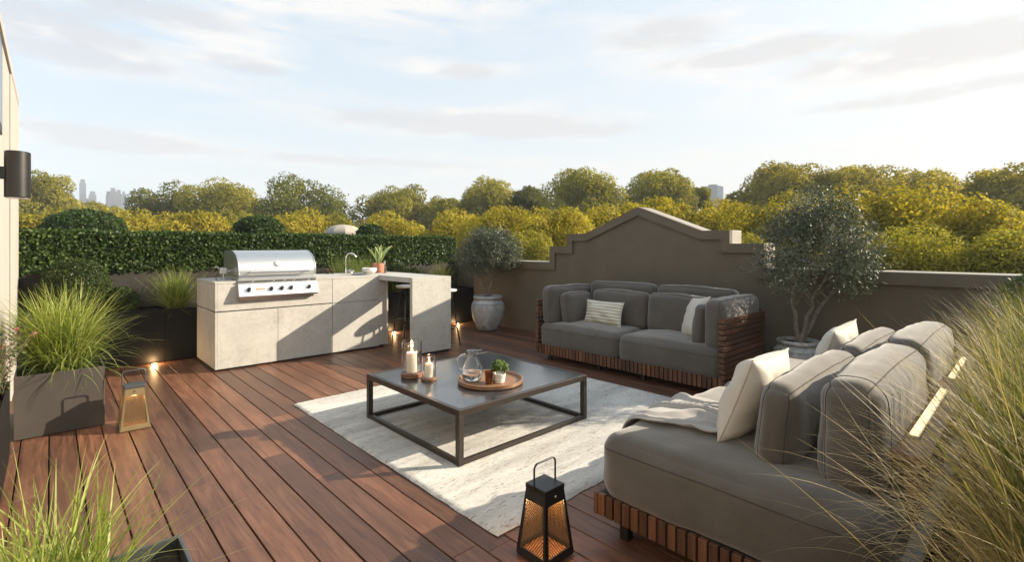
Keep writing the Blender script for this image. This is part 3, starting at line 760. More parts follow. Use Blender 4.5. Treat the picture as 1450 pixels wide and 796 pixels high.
for (x_, y_, h_, lab) in ((2.73, 6.55, .085, 'taller dark soap bottle right of the grill'), (2.80, 6.56, .065, 'shorter dark soap bottle nearest the tap')):
    t = thing('soap_bottle', lab, 'bottle', (x_, y_, .937))
    obj('bottle', MB().lathe([(0, 0), (.02, 0), (.022, .004), (.022, h_ * .72), (.008, h_ * .82), (.008, h_), (0, h_)], x_, y_, .937, 16), M['amber'], t, smooth=40)
    obj('pump', MB().tube([(x_, y_, .937 + h_), (x_, y_, .937 + h_ + .025), (x_ - .022, y_, .937 + h_ + .023)], .004, 6), M['black'], t, smooth=40)
tx, ty = 3.40, 6.40
tpot = place(vessel('terracotta_pot', 'terracotta pot on the counter holding the snake plant', 'pot', [(0, 0), (.062, 0), (.070, .01), (.082, .13), (.082, .135), (.074, .135), (.070, .115), (0, .115)], 0, 0, 0, M['terracotta']), tx, ty, .938)
sp = thing('snake_plant', 'snake plant with pale edged upright leaves in the terracotta pot', 'plant', (tx, ty, 1.053))
sg = random.Random(5)
for q in range(11):
    a = q / 11 * 2*PI + sg.uniform(-.2, .2); L = sg.uniform(.22, .32); lean = sg.uniform(.12, .75); wd = sg.uniform(.024, .034)
    mb = MB(); pos = Vector((tx + .022*math.cos(a), ty + .022*math.sin(a), 1.053)); side = Vector((-math.sin(a), math.cos(a), 0)); N_ = 9; rows = []
    side = (Matrix.Rotation(sg.uniform(-1, 1), 3, 'Z') @ side)
    for i in range(N_ + 1):
        t_ = i / N_; th = lean * (.4 + .9 * t_); 
        if i: pos = pos + Vector((math.cos(a) * math.sin(th), math.sin(a) * math.sin(th), math.cos(th))) * L / N_
        wv = wd * (math.sin(PI * (.18 + .82 * t_)) ** .7) + .0005
        up_ = Vector((-math.cos(a) * math.cos(th), -math.sin(a) * math.cos(th), math.sin(th)))
        rows.append([pos + side * wv * s_ + up_ * .010 * (s_*s_) for s_ in (-1, -.66, 0, .66, 1)])
    for i in range(N_):
        for j in range(4): mb.add([rows[i][j], rows[i][j+1], rows[i+1][j+1], rows[i+1][j]], [(0, 1, 2, 3)], .85 if j in (0, 3) else .18 + .12 * sg.random())
    obj('leaf', mb, M['snake'], sp, smooth=180)
jr = thing('glass_bottle', 'small clear glass bottle right against the terracotta pot', 'bottle', (3.40, 6.22, .938))
obj('bottle', MB().lathe([(0, 0), (.026, 0), (.028, .004), (.028, .09), (.014, .115), (.014, .135), (.017, .137), (.012, .137), (.012, .115), (.025, .088), (.025, .006), (0, .005)], 3.40, 6.22, .938, 20), M['glass'], jr, smooth=40)
obj('stopper', MB().lathe([(0, .13), (.0115, .13), (.0115, .15), (.016, .152), (.016, .165), (0, .168)], 3.40, 6.22, .938, 16), M['steelsat'], jr, smooth=40)

# bar stools
def stool(x, y, label):
    t = thing('bar_stool', label, 'stool', (x, y, 0), 'white topped stools at the breakfast bar')
    obj('seat', MB().lathe([(0, .712), (.15, .712), (.165, .722), (.168, .735), (.160, .742), (.12, .736), (0, .732)], x, y, 0, 36), M['whitepaint'], t, smooth=40)
    top = MB().lathe([(0, .700), (.10, .700), (.10, .711), (0, .711)], x, y, 0, 24); obj('seat_plate', top, M['black'], t)
    for q in range(4):
        a = PI/4 + q * PI/2; c_, s_ = math.cos(a), math.sin(a)
        obj('leg', MB().tube([(x + .09*c_, y + .09*s_, .702), (x + .215*c_, y + .215*s_, .001)], .0095, 10), M['black'], t, smooth=40)
    ring = [(x + (.09 + .125 * .66) * math.cos(k*2*PI/28), y + (.09 + .125 * .66) * math.sin(k*2*PI/28), .24) for k in range(28)]
    obj('footrest', MB().tube(ring, .007, 8, closed=True), M['black'], t, smooth=60)
    return t
stool(3.80, 6.28, 'white topped bar stool seen through the opening under the breakfast bar')
stool(3.80, 5.36, 'white topped bar stool sticking out to the right of the breakfast bar end')

# ------------------------------------------------------------------ pots and olive trees
def pot(x, y, s, mat, label):
    t = thing('ceramic_pot', label, 'pot', (x, y, 0), 'ceramic pots with olive trees')
    pr = [(0, .0), (.15, 0), (.165, .012), (.20, .10), (.245, .22), (.262, .32), (.258, .38), (.232, .44), (.205, .468), (.205, .478), (.222, .484), (.228, .50), (.226, .522), (.215, .532), (.198, .530), (.192, .51), (.19, .47), (0, .47)]
    obj('body', MB().lathe([(a*s, b*s) for a, b in pr], x, y, .012, 56), mat, t, smooth=60)
    rg = []
    for zz, rr in ((.405, .250), (.418, .245)): 
        rg.append([(x + rr*s*math.cos(k*2*PI/48), y + rr*s*math.sin(k*2*PI/48), .012 + zz*s) for k in range(48)])
    mb = MB(); [mb.tube(q, .004 * s, 6, closed=True) for q in rg]
    obj('band', mb, mat, t, smooth=180)
    obj('foot', MB().lathe([(0, 0), (.145*s, 0), (.145*s, .0115), (0, .0115)], x, y, .0005, 32), M['darkgap'], t)
    V = MB().disc(x, y, .012 + .495*s, .19*s); obj('soil', V, M['soil'], t)
    return .012 + .495 * s
def olive(x, y, z0, zc, r, rz, mat, label, seed, n, stems, off=(0, 0)):
    t = thing('olive_tree', label, 'tree', (x, y, z0), 'olive trees in pots')
    gg = random.Random(seed); mb = MB()
    for k_ in range(stems):
        a = gg.uniform(0, 2*PI); p0 = Vector((x + .018*math.cos(a), y + .018*math.sin(a), z0 - .03)); p = p0; pts = [p]; 
        H = zc - z0 - rz * .45; out = gg.uniform(.10, .2)
        for i in range(1, 8):
            t_ = i / 7
            pts.append(Vector((p0.x + math.cos(a) * out * t_**1.3 + gg.gauss(0, .012) + off[0]*t_, p0.y + math.sin(a) * out * t_**1.3 + gg.gauss(0, .012) + off[1]*t_, p0.z + H * t_)))
        mb.tube(pts, [.024 * (1 - .55 * i / 7) + .002 for i in range(8)], 9)
        for q in range(5):
            b_ = gg.uniform(0, 2*PI); branchy(mb, pts[-1 - q % 3], (math.cos(b_) * .8, math.sin(b_) * .8, .9), r * .55, .009, 2, gg, .7)
    obj('trunk', mb, M['ashbark'], t, smooth=60)
    P, N, tone = lobed_crown(n, r, r, rz, 34, (.20, .40), seed, .30)
    # sprays: leaves line up along short twigs
    P += np.array([x + off[0], y + off[1], zc])
    lows = P[:, 2] < zc - rz * .80
    leaves('crown', P, N, .036 * r / .5, .0105 * r / .5, mat, t, .8, .1, tone)
    # long twigs that break the outline
    m2 = 260; d = rng.normal(0, 1, (m2, 3)); d /= np.linalg.norm(d, axis=1)[:, None]; d[:, 2] = np.abs(d[:, 2]) * .9 - .25
    tw = MB(); LP = []; LN = []
    for q in range(m2):
        b0 = np.array([x + off[0], y + off[1], zc]) + d[q] * np.array([r, r, rz]) * .72
        dd = d[q] + rng.normal(0, .3, 3) + np.array([0, 0, .25]); dd /= np.linalg.norm(dd); Lw = rng.uniform(.25, .52) * r
        tw.tube([b0, b0 + dd * Lw * .5, b0 + dd * Lw + np.array([0, 0, -.01])], [.0022, .0016, .0008], 3, caps=False)
        for s_ in np.linspace(.1, 1, 13): LP.append(b0 + dd * Lw * s_); LN.append(rng.normal(0, 1, 3))
    obj('twigs', tw, M['ashbark'], t, fix=False)
    leaves('spray', np.array(LP), np.array(LN), .040 * r / .5, .011 * r / .5, mat, t, .8, .1)
    return t
zt = pot(4.99, 5.87, 1.0, M['pot'], 'tall pale glazed pot standing in the far corner between kitchen and sofa')
olive(4.99, 5.87, zt, 1.16, .53, .58, M['olive'], 'silvery olive tree in the pale pot in the far corner', 11, 17000, 2)
zt = pot(5.08, 1.52, .80, M['pot2'], 'weathered grey pot half hidden behind the near sofa')
olive(5.08, 1.52, zt, 1.22, .54, .66, M['olive2'], 'dark olive tree in the weathered pot between the two sofas', 23, 14500, 3, (.06, -.12))

# ------------------------------------------------------------------ rug
rx0, rx1, ry0, ry1 = 1.455, 3.88, 1.645, 4.18
nu, nv = 190, 200; V = np.empty((nu+1, nv+1, 3))
for i in range(nu+1):
    for j in range(nv+1):
        X = rx0 + (rx1-rx0)*i/nu; Y = ry0 + (ry1-ry0)*j/nv
        e = min(i, nu-i, j, nv-j); h = .016 if e > 1 else (.013 if e == 1 else .004)
        X += noise.noise(Vector((Y*9, 1, 0))) * .006 * (1 if i in (0, nu) else 0) ; Y += noise.noise(Vector((X*9, 5, 0))) * .006 * (1 if j in (0, nv) else 0)
        V[i, j] = (X, Y, h + noise.noise(Vector((X*3, Y*3, 0))) * .0025 + noise.noise(Vector((X*45, Y*60, 0))) * .0022)
idx = (np.arange(nu)[:, None] * (nv+1) + np.arange(nv)[None, :]).reshape(-1)
Fq = np.stack([idx, idx+nv+1, idx+nv+2, idx+1], 1)
rg = npobj('rug', V.reshape(-1, 3), Fq, M['rug'], None, None, True)
tag(rg, 'large off-white wool rug with dark flecks under the coffee table', 'rug')

# ------------------------------------------------------------------ coffee table
tt = thing('coffee_table', 'low square coffee table with smoked top and dark metal frame', 'table', (2.33, 2.87, .016))
ax0, ax1, ay0, ay1, zt_ = 1.735, 2.925, 2.30, 3.45, .345; q_ = .036
obj('tabletop', MB().box(ax0 + .030, ax1 - .030, ay0 + .030, ay1 - .030, .325, zt_ - .003), M['tabletop'], tt, bevel=.001)
obj('top_frame', MB().box(ax0, ax1, ay0, ay0 + .0295, .307, zt_).box(ax0, ax1, ay1 - .0295, ay1, .307, zt_).box(ax0, ax0 + .0295, ay0 + .0297, ay1 - .0297, .307, zt_).box(ax1 - .0295, ax1, ay0 + .0297, ay1 - .0297, .307, zt_), M['bronze'], tt, bevel=.0012)
for (x_, y_) in ((ax0, ay0), (ax1 - q_, ay0), (ax0, ay1 - q_), (ax1 - q_, ay1 - q_)): obj('leg', MB().box(x_, x_ + q_, y_, y_ + q_, .017, .3065), M['bronze'], tt, bevel=.0015)
a_, b_ = q_ + .0005, .018
obj('base_rail', MB().box(ax0 + a_, ax1 - a_, ay0 + .003, ay0 + .030, b_, .046), M['bronze'], tt, bevel=.0012)
obj('base_rail', MB().box(ax0 + a_, ax1 - a_, ay1 - .030, ay1 - .003, b_, .046), M['bronze'], tt, bevel=.0012)
obj('base_rail', MB().box(ax0 + .003, ax0 + .030, ay0 + a_, ay1 - a_, b_, .046), M['bronze'], tt, bevel=.0012)
obj('base_rail', MB().box(ax1 - .030, ax1 - .003, ay0 + a_, ay1 - a_, b_, .046), M['bronze'], tt, bevel=.0012)
TZ = zt_ - .0025
def candle_holder(x, y, rb, hb, rg_, hg, rc, hc, labh, labc):
    t = thing('candle_holder', labh, 'candle holder', (x, y, TZ))
    obj('wooden_base', MB().lathe([(0, 0), (rb*.93, 0), (rb, .004), (rb, hb - .003), (rb - .004, hb), (0, hb)], x, y, TZ, 40), M['basewood'], t, smooth=40)
    gt = .0035; z0 = hb + .0005
    obj('glass_cylinder', MB().lathe([(rg_ - gt, z0), (rg_, z0), (rg_, hg - .001), (rg_ - gt/2, hg), (rg_ - gt, hg - .001), (rg_ - gt, z0)], x, y, TZ, 48), M['glass'], t, smooth=40)
    c = thing('candle', labc, 'candle', (x, y, TZ + hb))
    cz = TZ + hb + .001
    obj('wax', MB().lathe([(0, 0), (rc, 0), (rc, hc - .004), (rc - .004, hc), (rc*.6, hc - .004), (0, hc - .006)], x, y, cz, 32), M['wax'], c, smooth=40)
    obj('wick', MB().tube([(x, y, cz + hc - .006), (x + .001, y, cz + hc + .007)], .0011, 5), M['darkgap'], c)
    obj('flame', MB().lathe([(0, 0), (.0035, .004), (.0048, .009), (.0035, .018), (.001, .028), (0, .030)], x, y, cz + hc + .003, 12), M['flame'], c, smooth=60)
    l = bpy.data.lights.new('flame_glow', 'POINT'); l.energy = .25; l.color = (1, .55, .22); l.shadow_soft_size = .01
    lo = bpy.data.objects.new('flame_glow', l); col.objects.link(lo); lo.parent = c; lo.location = (0, 0, hc + .05)
candle_holder(1.945, 3.155, .078, .036, .073, .265, .038, .145, 'taller glass candle holder on a wooden base near the table corner', 'thick lit white candle inside the taller glass holder')
candle_holder(1.990, 2.995, .056, .020, .048, .175, .026, .100, 'shorter glass candle holder on a thin wooden base', 'slim lit white candle inside the shorter glass holder')
TX, TY = 2.275, 2.65; TR = .232
tray = tag(obj('tray', MB().lathe([(0, 0), (TR - .02, 0), (TR - .004, .006), (TR, .030), (TR - .006, .033), (TR - .014, .030), (TR - .020, .014), (0, .012)], TX, TY, TZ + .0005, 64), M['traywood'], None, smooth=50), 'round shallow wooden tray in the middle of the coffee table', 'tray')
ZT = TZ + .0135
# jug
jx, jy = 2.165, 2.715
jg = thing('glass_jug', 'clear round bellied glass jug of water standing on the wooden tray', 'jug', (jx, jy, ZT))
outp = [(0, 0), (.030, .0), (.046, .008), (.058, .028), (.061, .050), (.055, .080), (.040, .112), (.029, .135), (.027, .150), (.031, .164), (.034, .168)]
innp = [(.0325, .167), (.0285, .163), (.0250, .150), (.0270, .135), (.038, .111), (.053, .080), (.0588, .050), (.056, .029), (.044, .011), (.028, .004), (0, .004)]
K = 1.28
outer_inner = [(a * K, b * K) for a, b in outp + innp]
jb = MB().lathe(outer_inner, jx, jy, ZT, 48)
for i, v in enumerate(jb.v):          # pull the rim out into a lip on the right
    zz = v[2] - ZT
    if zz > .150 * K:
        dx, dy = v[0] - jx, v[1] - jy; cs = (dx * RX + dy * RY) / (math.hypot(dx, dy) + 1e-6); k_ = max(0, cs) ** 6 * (zz - .150 * K) / (.018 * K) * .028
        jb.v[i] = (v[0] + RX * k_, v[1] + RY * k_, v[2] + k_ * .35)
obj('body', jb, M['glass'], jg, smooth=60)
hpnts = []
for k_ in range(17):
    a = k_ / 16 * PI; rr = -.034 - .052 * math.sin(a) - .012 * (1 - k_ / 16) * 0
    rr = -(.036 + .050 * math.sin(a)) if k_ < 9 else -(.050 + .036 * math.sin(a))
    hpnts.append((jx + RX * rr * K, jy + RY * rr * K, ZT + K * (.150 - .085 * (1 - math.cos(a)) / 2)))
obj('handle', MB().tube(hpnts, .0055, 10), M['glass'], jg, smooth=60)
obj('water', MB().lathe([(a * K, b * K) for a, b in [(0, .0045), (.0278, .0045), (.0437, .0115), (.0557, .0292), (.0583, .048), (.0580, .052), (0, .0515)]], jx, jy, ZT, 48), M['water'], jg, smooth=60)
tm = tag(obj('tumbler', MB().lathe([(0, 0), (.027, 0), (.029, .003), (.035, .088), (.032, .088), (.0265, .006), (0, .005)], 2.205, 2.575, ZT + .0005, 28), M['amber'], None, smooth=50), 'brown smoked tumbler on the tray in front of the jug', 'glass')
wp = tag(obj('ribbed_pot', MB().lathe([(0, 0), (.034, 0), (.038, .003), (.0385, .011), (.0405, .013), (.041, .021), (.0425, .023), (.043, .031), (.0445, .033), (.045, .041), (.046, .043), (.0465, .052), (.0475, .055), (.0475, .062), (.043, .062), (.042, .053), (0, .053)], 2.283, 2.567, ZT + .0005, 40), M['whiteglaze'], None, smooth=30), 'small ribbed white pot on the tray holding a leafy herb', 'pot')
hb = thing('herb_plant', 'bushy bright green herb growing in the small white pot on the tray', 'plant', (2.283, 2.567, ZT + .054))
P, N, tone = lobed_crown(1500, .058, .058, .046, 12, (.35, .55), 4, .3); P += np.array([2.283, 2.567, ZT + .098])
leaves('foliage', P, N, .017, .012, M['herb'], hb, .9, .25, tone)
hs = MB(); 
for q in range(12): a = q * .52; hs.tube([(2.283 + .012*math.cos(a), 2.567 + .012*math.sin(a), ZT + .052), (2.283 + .035*math.cos(a), 2.567 + .035*math.sin(a), ZT + .10)], .0012, 4)
obj('stems', hs, M['herb'], hb)

# ------------------------------------------------------------------ lanterns
def lantern(x, y, frame, cap_, label, strength, s=1.0, grid=None):
    t = thing('lantern', label, 'lantern', (x, y, 0), 'mesh sided lanterns on the deck')
    hb_, ht = .0875 * s, .058 * s; z0, z1 = .018 * s, .285 * s
    def half(z): return hb_ + (ht - hb_) * (z - z0) / (z1 - z0)
    def P(f, u, z):          # face f, u in -1..1 across, height z
        h = half(z); a = u * h
        return [(x + a, y - h, z), (x + h, y + a, z), (x - a, y + h, z), (x - h, y - a, z)][f]
    fm = MB()
    for f in range(4):
        for (u0, u1, za, zb_) in ((-1, -.80, z0, z1), (.80, 1, z0, z1), (-.80, .80, z0, z0 + .020*s), (-.80, .80, z1 - .045*s, z1)):
            o_ = [P(f, u0, za), P(f, u1, za), P(f, u1, zb_), P(f, u0, zb_)]
            c_ = Vector((x, y, 0)); ins = []
            for p in o_:
                d = Vector((p[0]-x, p[1]-y, 0)); n_ = [Vector((0,-1,0)), Vector((1,0,0)), Vector((0,1,0)), Vector((-1,0,0))][f]
                ins.append((p[0] - n_.x * .006, p[1] - n_.y * .006, p[2]))
            fm.add(o_ + ins, [(0,1,2,3), (7,6,5,4), (0,4,5,1), (1,5,6,2), (2,6,7,3), (3,7,4,0)])
    obj('frame', fm, frame, t)
    obj('base_plate', MB().box(x - hb_, x + hb_, y - hb_, y + hb_, .004, z0 - .0005), frame, t, bevel=.002)
    ct = ht + .002; capm = MB()
    capm.box(x - ct, x + ct, y - ct, y + ct, z1 + .0005, z1 + .022*s)
    obj('cap', capm, cap_, t, bevel=.003)
    for f in range(4):
        m = MB(); zA, zB = z0 + .021*s, z1 - .046*s; nn = 11
        n_ = [Vector((0,-1,0)), Vector((1,0,0)), Vector((0,1,0)), Vector((-1,0,0))][f]
        def Q(u, v): 
            p = Vector(P(f, u * .79, zA + (zB - zA) * v)); return p - n_ * .003
        step = 2 / nn * 1.25; wv = .014
        k_ = -40
        for k_ in range(-34, 36):
            for sg_ in (1, -1):
                # line u = u0 + sg*slope*v
                u0 = k_ * step / 1.25 * 1.0; sl_ = 2.4
                pts = []
                vA, vB = 0, 1
                def uu(v): return u0 + sg_ * sl_ * v
                # clip to |u|<=1
                ua, ub = uu(0), uu(1)
                lo_, hi_ = 0., 1.
                for bnd in (-1, 1):
                    tcr = (bnd - u0) / (sg_ * sl_)
                    if 0 < tcr < 1:
                        if (uu(tcr - .01) < -1 or uu(tcr - .01) > 1): lo_ = max(lo_, tcr)
                        if (uu(tcr + .01) < -1 or uu(tcr + .01) > 1): hi_ = min(hi_, tcr)
                if abs(uu((lo_ + hi_) / 2)) > 1 or hi_ - lo_ < .01: continue
                a, b = Q(uu(lo_), lo_), Q(uu(hi_), hi_)
                d = (b - a).normalized(); sd = d.cross(n_).normalized() * (.0014 if not grid else .0019)
                off_ = n_ * (.0006 * sg_)
                m.add([a - sd + off_, a + sd + off_, b + sd + off_, b - sd + off_], [(0, 1, 2, 3)])
        obj('mesh_panel', m, grid or frame, t, fix=False)
    hz = z1 + .012*s; hx = ct + .006; top = z1 + .118*s
    hpt = [(x - hx, y, hz), (x - hx, y, top - .022)]
    for k_ in range(1, 6): a = k_/6*PI/2; hpt.append((x - hx + .022*(1-math.cos(a)), y, top - .022 + .022*math.sin(a)))
    hpt += [(x - hx + .022, y, top), (x + hx - .022, y, top)]
    for k_ in range(1, 6): a = k_/6*PI/2; hpt.append((x + hx - .022 + .022*math.sin(a), y, top - .022 + .022*math.cos(a)))
    hpt += [(x + hx, y, top - .022), (x + hx, y, hz)]
    obj('handle', MB().tube(hpt, .0042, 10), cap_, t, smooth=60)
    bt = MB().lathe([(0, .005), (.005, .005), (.0065, .002), (.0065, 0)], 0, 0, 0, 16); mm = Matrix.Translation((x, y - half(z1 - .02) - .0, z1 - .016*s)) @ Matrix.Rotation(PI/2, 4, 'X')
    bb = MB(); bb.add([mm @ Vector(p) for p in bt.v], bt.f); obj('button', bb, M['chrome'], t, smooth=40)
    lm = MB().lathe([(0, z1 - .055*s), (.028*s, z1 - .055*s), (.028*s, z1 - .046*s), (0, z1 - .046*s)], x, y, 0, 20); obj('lamp', lm, M['warm'], t)
    l = bpy.data.lights.new('lantern_glow', 'POINT'); l.energy = strength; l.color = (1, .58, .24); l.shadow_soft_size = .03
    lo = bpy.data.objects.new('lantern_glow', l); col.objects.link(lo); lo.parent = t; lo.location = (0, 0, z1 - .085*s)
    obj('floor_plate', MB().box(x - hb_ + .01, x + hb_ - .01, y - hb_ + .01, y + hb_ - .01, z0, z0 + .002), M['traywood'], t)
lantern(1.528, 1.425, M['black'], M['black'], 'black mesh lantern standing at the near corner of the rug', 1.7, .98, M['goldmesh'])
lantern(.440, 4.455, M['goldframe'], M['greymetal'], 'olive bronze mesh lantern beside the brown square planter', .9, 1.02, M['goldmesh'])

# ------------------------------------------------------------------ back sofa (faces -X)
bs = thing('sofa', 'charcoal two seat sofa with slatted timber arms against the gable wall', 'sofa', (4.55, 2.87, 0), 'matching slatted timber sofas')
X0, X1, Y0, Y1 = 4.125, 5.02, 1.81, 3.955
sm = MB(); k_ = 0; gg = random.Random(2); pitch = .0455
y = Y0 + .004
while y < Y1 - .03: sm.box(X0, X0 + .022, y, y + pitch - .0105, .078, .185, gg.random()); y += pitch
obj('front_slats', sm, M['slat'], bs, bevel=.0012, seg=1)
am = MB()
for k_ in range(13):
    z = .078 + k_ * .0478; am.box(X0 + .0, X1, Y0 - .018, Y0 + .0015, z, z + .0365, gg.random()); am.box(X0 - .004, X0 - .0005, Y0 - .017, Y0 + .045, z, z + .040, gg.random()) if False else None
    am.box(X0 + .023, X0 + .045, Y0 + .0025, Y0 + .045, z, z + .0365, gg.random())
obj('right_arm', am, M['slatx'], bs, bevel=.0015, seg=1)
am = MB()
for k_ in range(13):
    z = .078 + k_ * .0478; am.box(X0, X1, Y1, Y1 + .02, z, z + .040, gg.random()); am.box(X0 - .0005 - .02, X0 - .001, Y1 - .014, Y1 + .022, z, z + .040, gg.random())
obj('left_arm', am, M['slatx'], bs, bevel=.0015, seg=1)
obj('frame', MB().box(X0 + .024, X1 - .02, Y0 + .05, Y1 - .02, .10, .19).box(X1 - .02, X1, Y0 + .01, Y1 - .005, .078, .70), M['darkgap'], bs)
for (x_, y_) in ((4.22, 1.95), (4.22, 2.62), (4.22, 3.15), (4.22, 3.85), (4.9, 1.95), (4.9, 3.85)): obj('leg', MB().box(x_ - .02, x_ + .02, y_ - .02, y_ + .02, .001, .0995), M['black'], bs)
fb = M['fabric']; ymid = 2.872
soft_box('seat_cushion', ((4.130 + 4.99) / 2, (Y0 + .03 + ymid) / 2, .288), (.86, ymid - Y0 - .035, .28), fb, bs, .075, (.018, .012, .028), 1, .016, seams=((2, .55),), n=24)
soft_box('seat_cushion', ((4.130 + 4.99) / 2, (Y1 + ymid) / 2, .288), (.86, Y1 - ymid - .008, .28), fb, bs, .075, (.018, .012, .028), 2, .016, seams=((2, .55),), n=24)
# outer back cushions, inner back cushions
ry = lambda a: Matrix.Rotation(R(a), 3, 'Y')
rx = lambda a: Matrix.Rotation(R(a), 3, 'X')
soft_box('back_cushion', (4.90, 2.42, .655), (.16, .86, .46), fb, bs, .06, (.015, .01, .015), 3, .014, seams=((0, .7), (0, -.7)))
soft_box('back_cushion', (4.90, 3.31, .655), (.16, .88, .46), fb, bs, .06, (.015, .01, .015), 4, .014, seams=((0, .7), (0, -.7)))
soft_box('back_pillow', (4.695, 2.47, .605), (.15, .74, .40), fb, bs, .06, (.02, .01, .015), 5, .016, ry(7), seams=((0, .7), (0, -.7)))
soft_box('back_pillow', (4.695, 3.22, .605), (.15, .72, .40), fb, bs, .06, (.02, .01, .015), 6, .016, ry(7), seams=((0, .7), (0, -.7)))
soft_box('side_cushion', (4.56, Y1 - .095, .625), (.80, .165, .43), fb, bs, .06, (.01, .015, .015), 7, .014, seams=((1, .7), (1, -.7)))
soft_box('side_pillow', (4.50, Y1 - .265, .595), (.46, .14, .36), fb, bs, .055, (.01, .02, .012), 8, .016, rx(-7), seams=((1, -.7),))
soft_box('side_cushion', (4.60, Y0 + .105, .625), (.85, .17, .43), fb, bs, .06, (.01, .015, .015), 9, .014, seams=((1, .7), (1, -.7)))
soft_box('side_pillow', (4.40, Y0 + .265, .60), (.36, .12, .37), fb, bs, .05, (.01, .02, .012), 10, .016, rx(6), seams=((1, .7),))
def basis_euler(xa, ya, za):
    return Matrix((xa, ya, za)).transposed().to_euler()
# scatter pillows: local x width, y height, z thickness
def lean_pillow(name, c, w_, h_, t_, facing, lean, mat, label, seed, roll=0, seam='creampipe'):
    f = Vector((math.cos(facing), math.sin(facing), 0)); up = Vector((0, 0, 1)); x_ = up.cross(f)
    Mx = Matrix((x_, up, f)).transposed(); ax = Matrix.Rotation(-R(lean), 3, x_) @ Mx @ Matrix.Rotation(R(roll), 3, 'Z')
    return pillow(name, c, w_, h_, t_, ax.to_euler(), mat, label, 'cushion', seed, seam)
lean_pillow('lumbar_pillow', (4.49, 3.30, .565), .50, .27, .12, PI, 14, M['stripe'], 'striped cream lumbar cushion in the left half of the far sofa', 3)
lean_pillow('scatter_cushion', (4.50, 2.235, .63), .40, .40, .14, PI - .75, 20, M['cream'], 'plain cream cushion tucked by the right arm of the far sofa', 4, 8)

# ------------------------------------------------------------------ near sofa (faces +Y)
ns = thing('sofa', 'charcoal sofa in the foreground with its back to the tall grasses', 'sofa', (3.0, .9, 0), 'matching slatted timber sofas')
A0, A1, B0, B1 = 1.815, 4.15, .24, 1.348
sm = MB(); y = B1 - .034; 
while y > B0: sm.box(A0 - .022, A0, y, y + .034, .098, .194, gg.random()); y -= .0425
obj('end_slats', sm, M['slat'], ns, bevel=.0015, seg=1)
sm = MB(); x_ = A0 - .024
sm.box(A0 - .024, A0 + .018, B1 + .0015, B1 + .022, .098, .194, .2)
x_ = A0 + .022
while x_ < A1: sm.box(x_, x_ + .036, B1 + .001, B1 + .022, .098, .194, gg.random()); x_ += .045
obj('front_slats', sm, M['slat'], ns, bevel=.0012, seg=1)
obj('frame', MB().box(A0 + .001, A1, B0 + .02, B1 - .0, .105, .195), M['darkgap'], ns)
for (x_, y_) in ((1.87, 1.25), (1.87, .45), (3.0, 1.25), (4.05, 1.25), (4.05, .45), (3.0, .45)): obj('leg', MB().box(x_ - .02, x_ + .02, y_ - .02, y_ + .02, .001, .1045), M['black'], ns)
bk = MB()
for k_ in range(11):
    z = .098 + k_ * .045; bk.box(2.10, A1, B0, B0 + .022, z, z + .038, gg.random())
bk.box(2.05, A1, B0 - .004, .335, .594, .618, .6)
for xx in (2.06, 3.06, 4.10): bk.box(xx, xx + .04, B0 + .023, .30, .19, .5935, .4)
obj('back_frame', bk, M['slatx'], ns, bevel=.0015, seg=1)
soft_box('seat_cushion', ((A0 - .01 + 3.02) / 2, (B1 + .01 + .30) / 2, .312), (3.02 - A0 + .01, B1 - .28, .305), fb, ns, .085, (.018, .018, .022), 21, .020, seams=((2, .58),), n=30)
soft_box('seat_cushion', ((3.03 + A1) / 2, (B1 + .01 + .30) / 2, .312), (A1 - 3.03, B1 - .28, .305), fb, ns, .085, (.012, .018, .026), 22, .018, seams=((2, .58),), n=24)
soft_box('back_pillow', (2.50, .690, .605), (.98, .145, .335), fb, ns, .065, (.028, .022, .018), 23, .018, rx(6), seams=((1, .75), (1, -.75)), n=26)
soft_box('back_pillow', (3.57, .690, .605), (.98, .145, .335), fb, ns, .065, (.028, .022, .018), 24, .018, rx(6), seams=((1, .75), (1, -.75)), n=22)
soft_box('back_cushion', (2.50, .448, .632), (1.02, .195, .405), fb, ns, .075, (.03, .022, .022), 25, .020, seams=((1, .78), (1, -.78), (0, -.80)), n=30)
soft_box('back_cushion', (3.56, .448, .632), (1.02, .195, .405), fb, ns, .075, (.03, .022, .022), 26, .020, seams=((1, .78), (1, -.78)), n=24)
lean_pillow('scatter_cushion', (2.33, .875, .635), .50, .40, .18, PI/2 + .03, 20, M['cream'], 'large cream cushion next to the throw on the near sofa', 7, 3)
lean_pillow('scatter_cushion', (3.60, .87, .625), .46, .40, .17, PI/2, 18, M['cream'], 'cream cushion at the far end of the near sofa', 9, -4)

# added glowing strips that imitate sun glints along the sofa's back rail
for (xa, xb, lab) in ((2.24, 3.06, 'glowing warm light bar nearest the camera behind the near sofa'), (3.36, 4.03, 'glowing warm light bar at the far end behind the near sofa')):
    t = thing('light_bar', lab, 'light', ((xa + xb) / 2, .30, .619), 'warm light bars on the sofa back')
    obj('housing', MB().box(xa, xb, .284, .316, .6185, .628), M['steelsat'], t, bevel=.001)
    obj('diffuser', MB().box(xa + .005, xb - .005, .288, .312, .6285, .636), M['led'], t, bevel=.003)

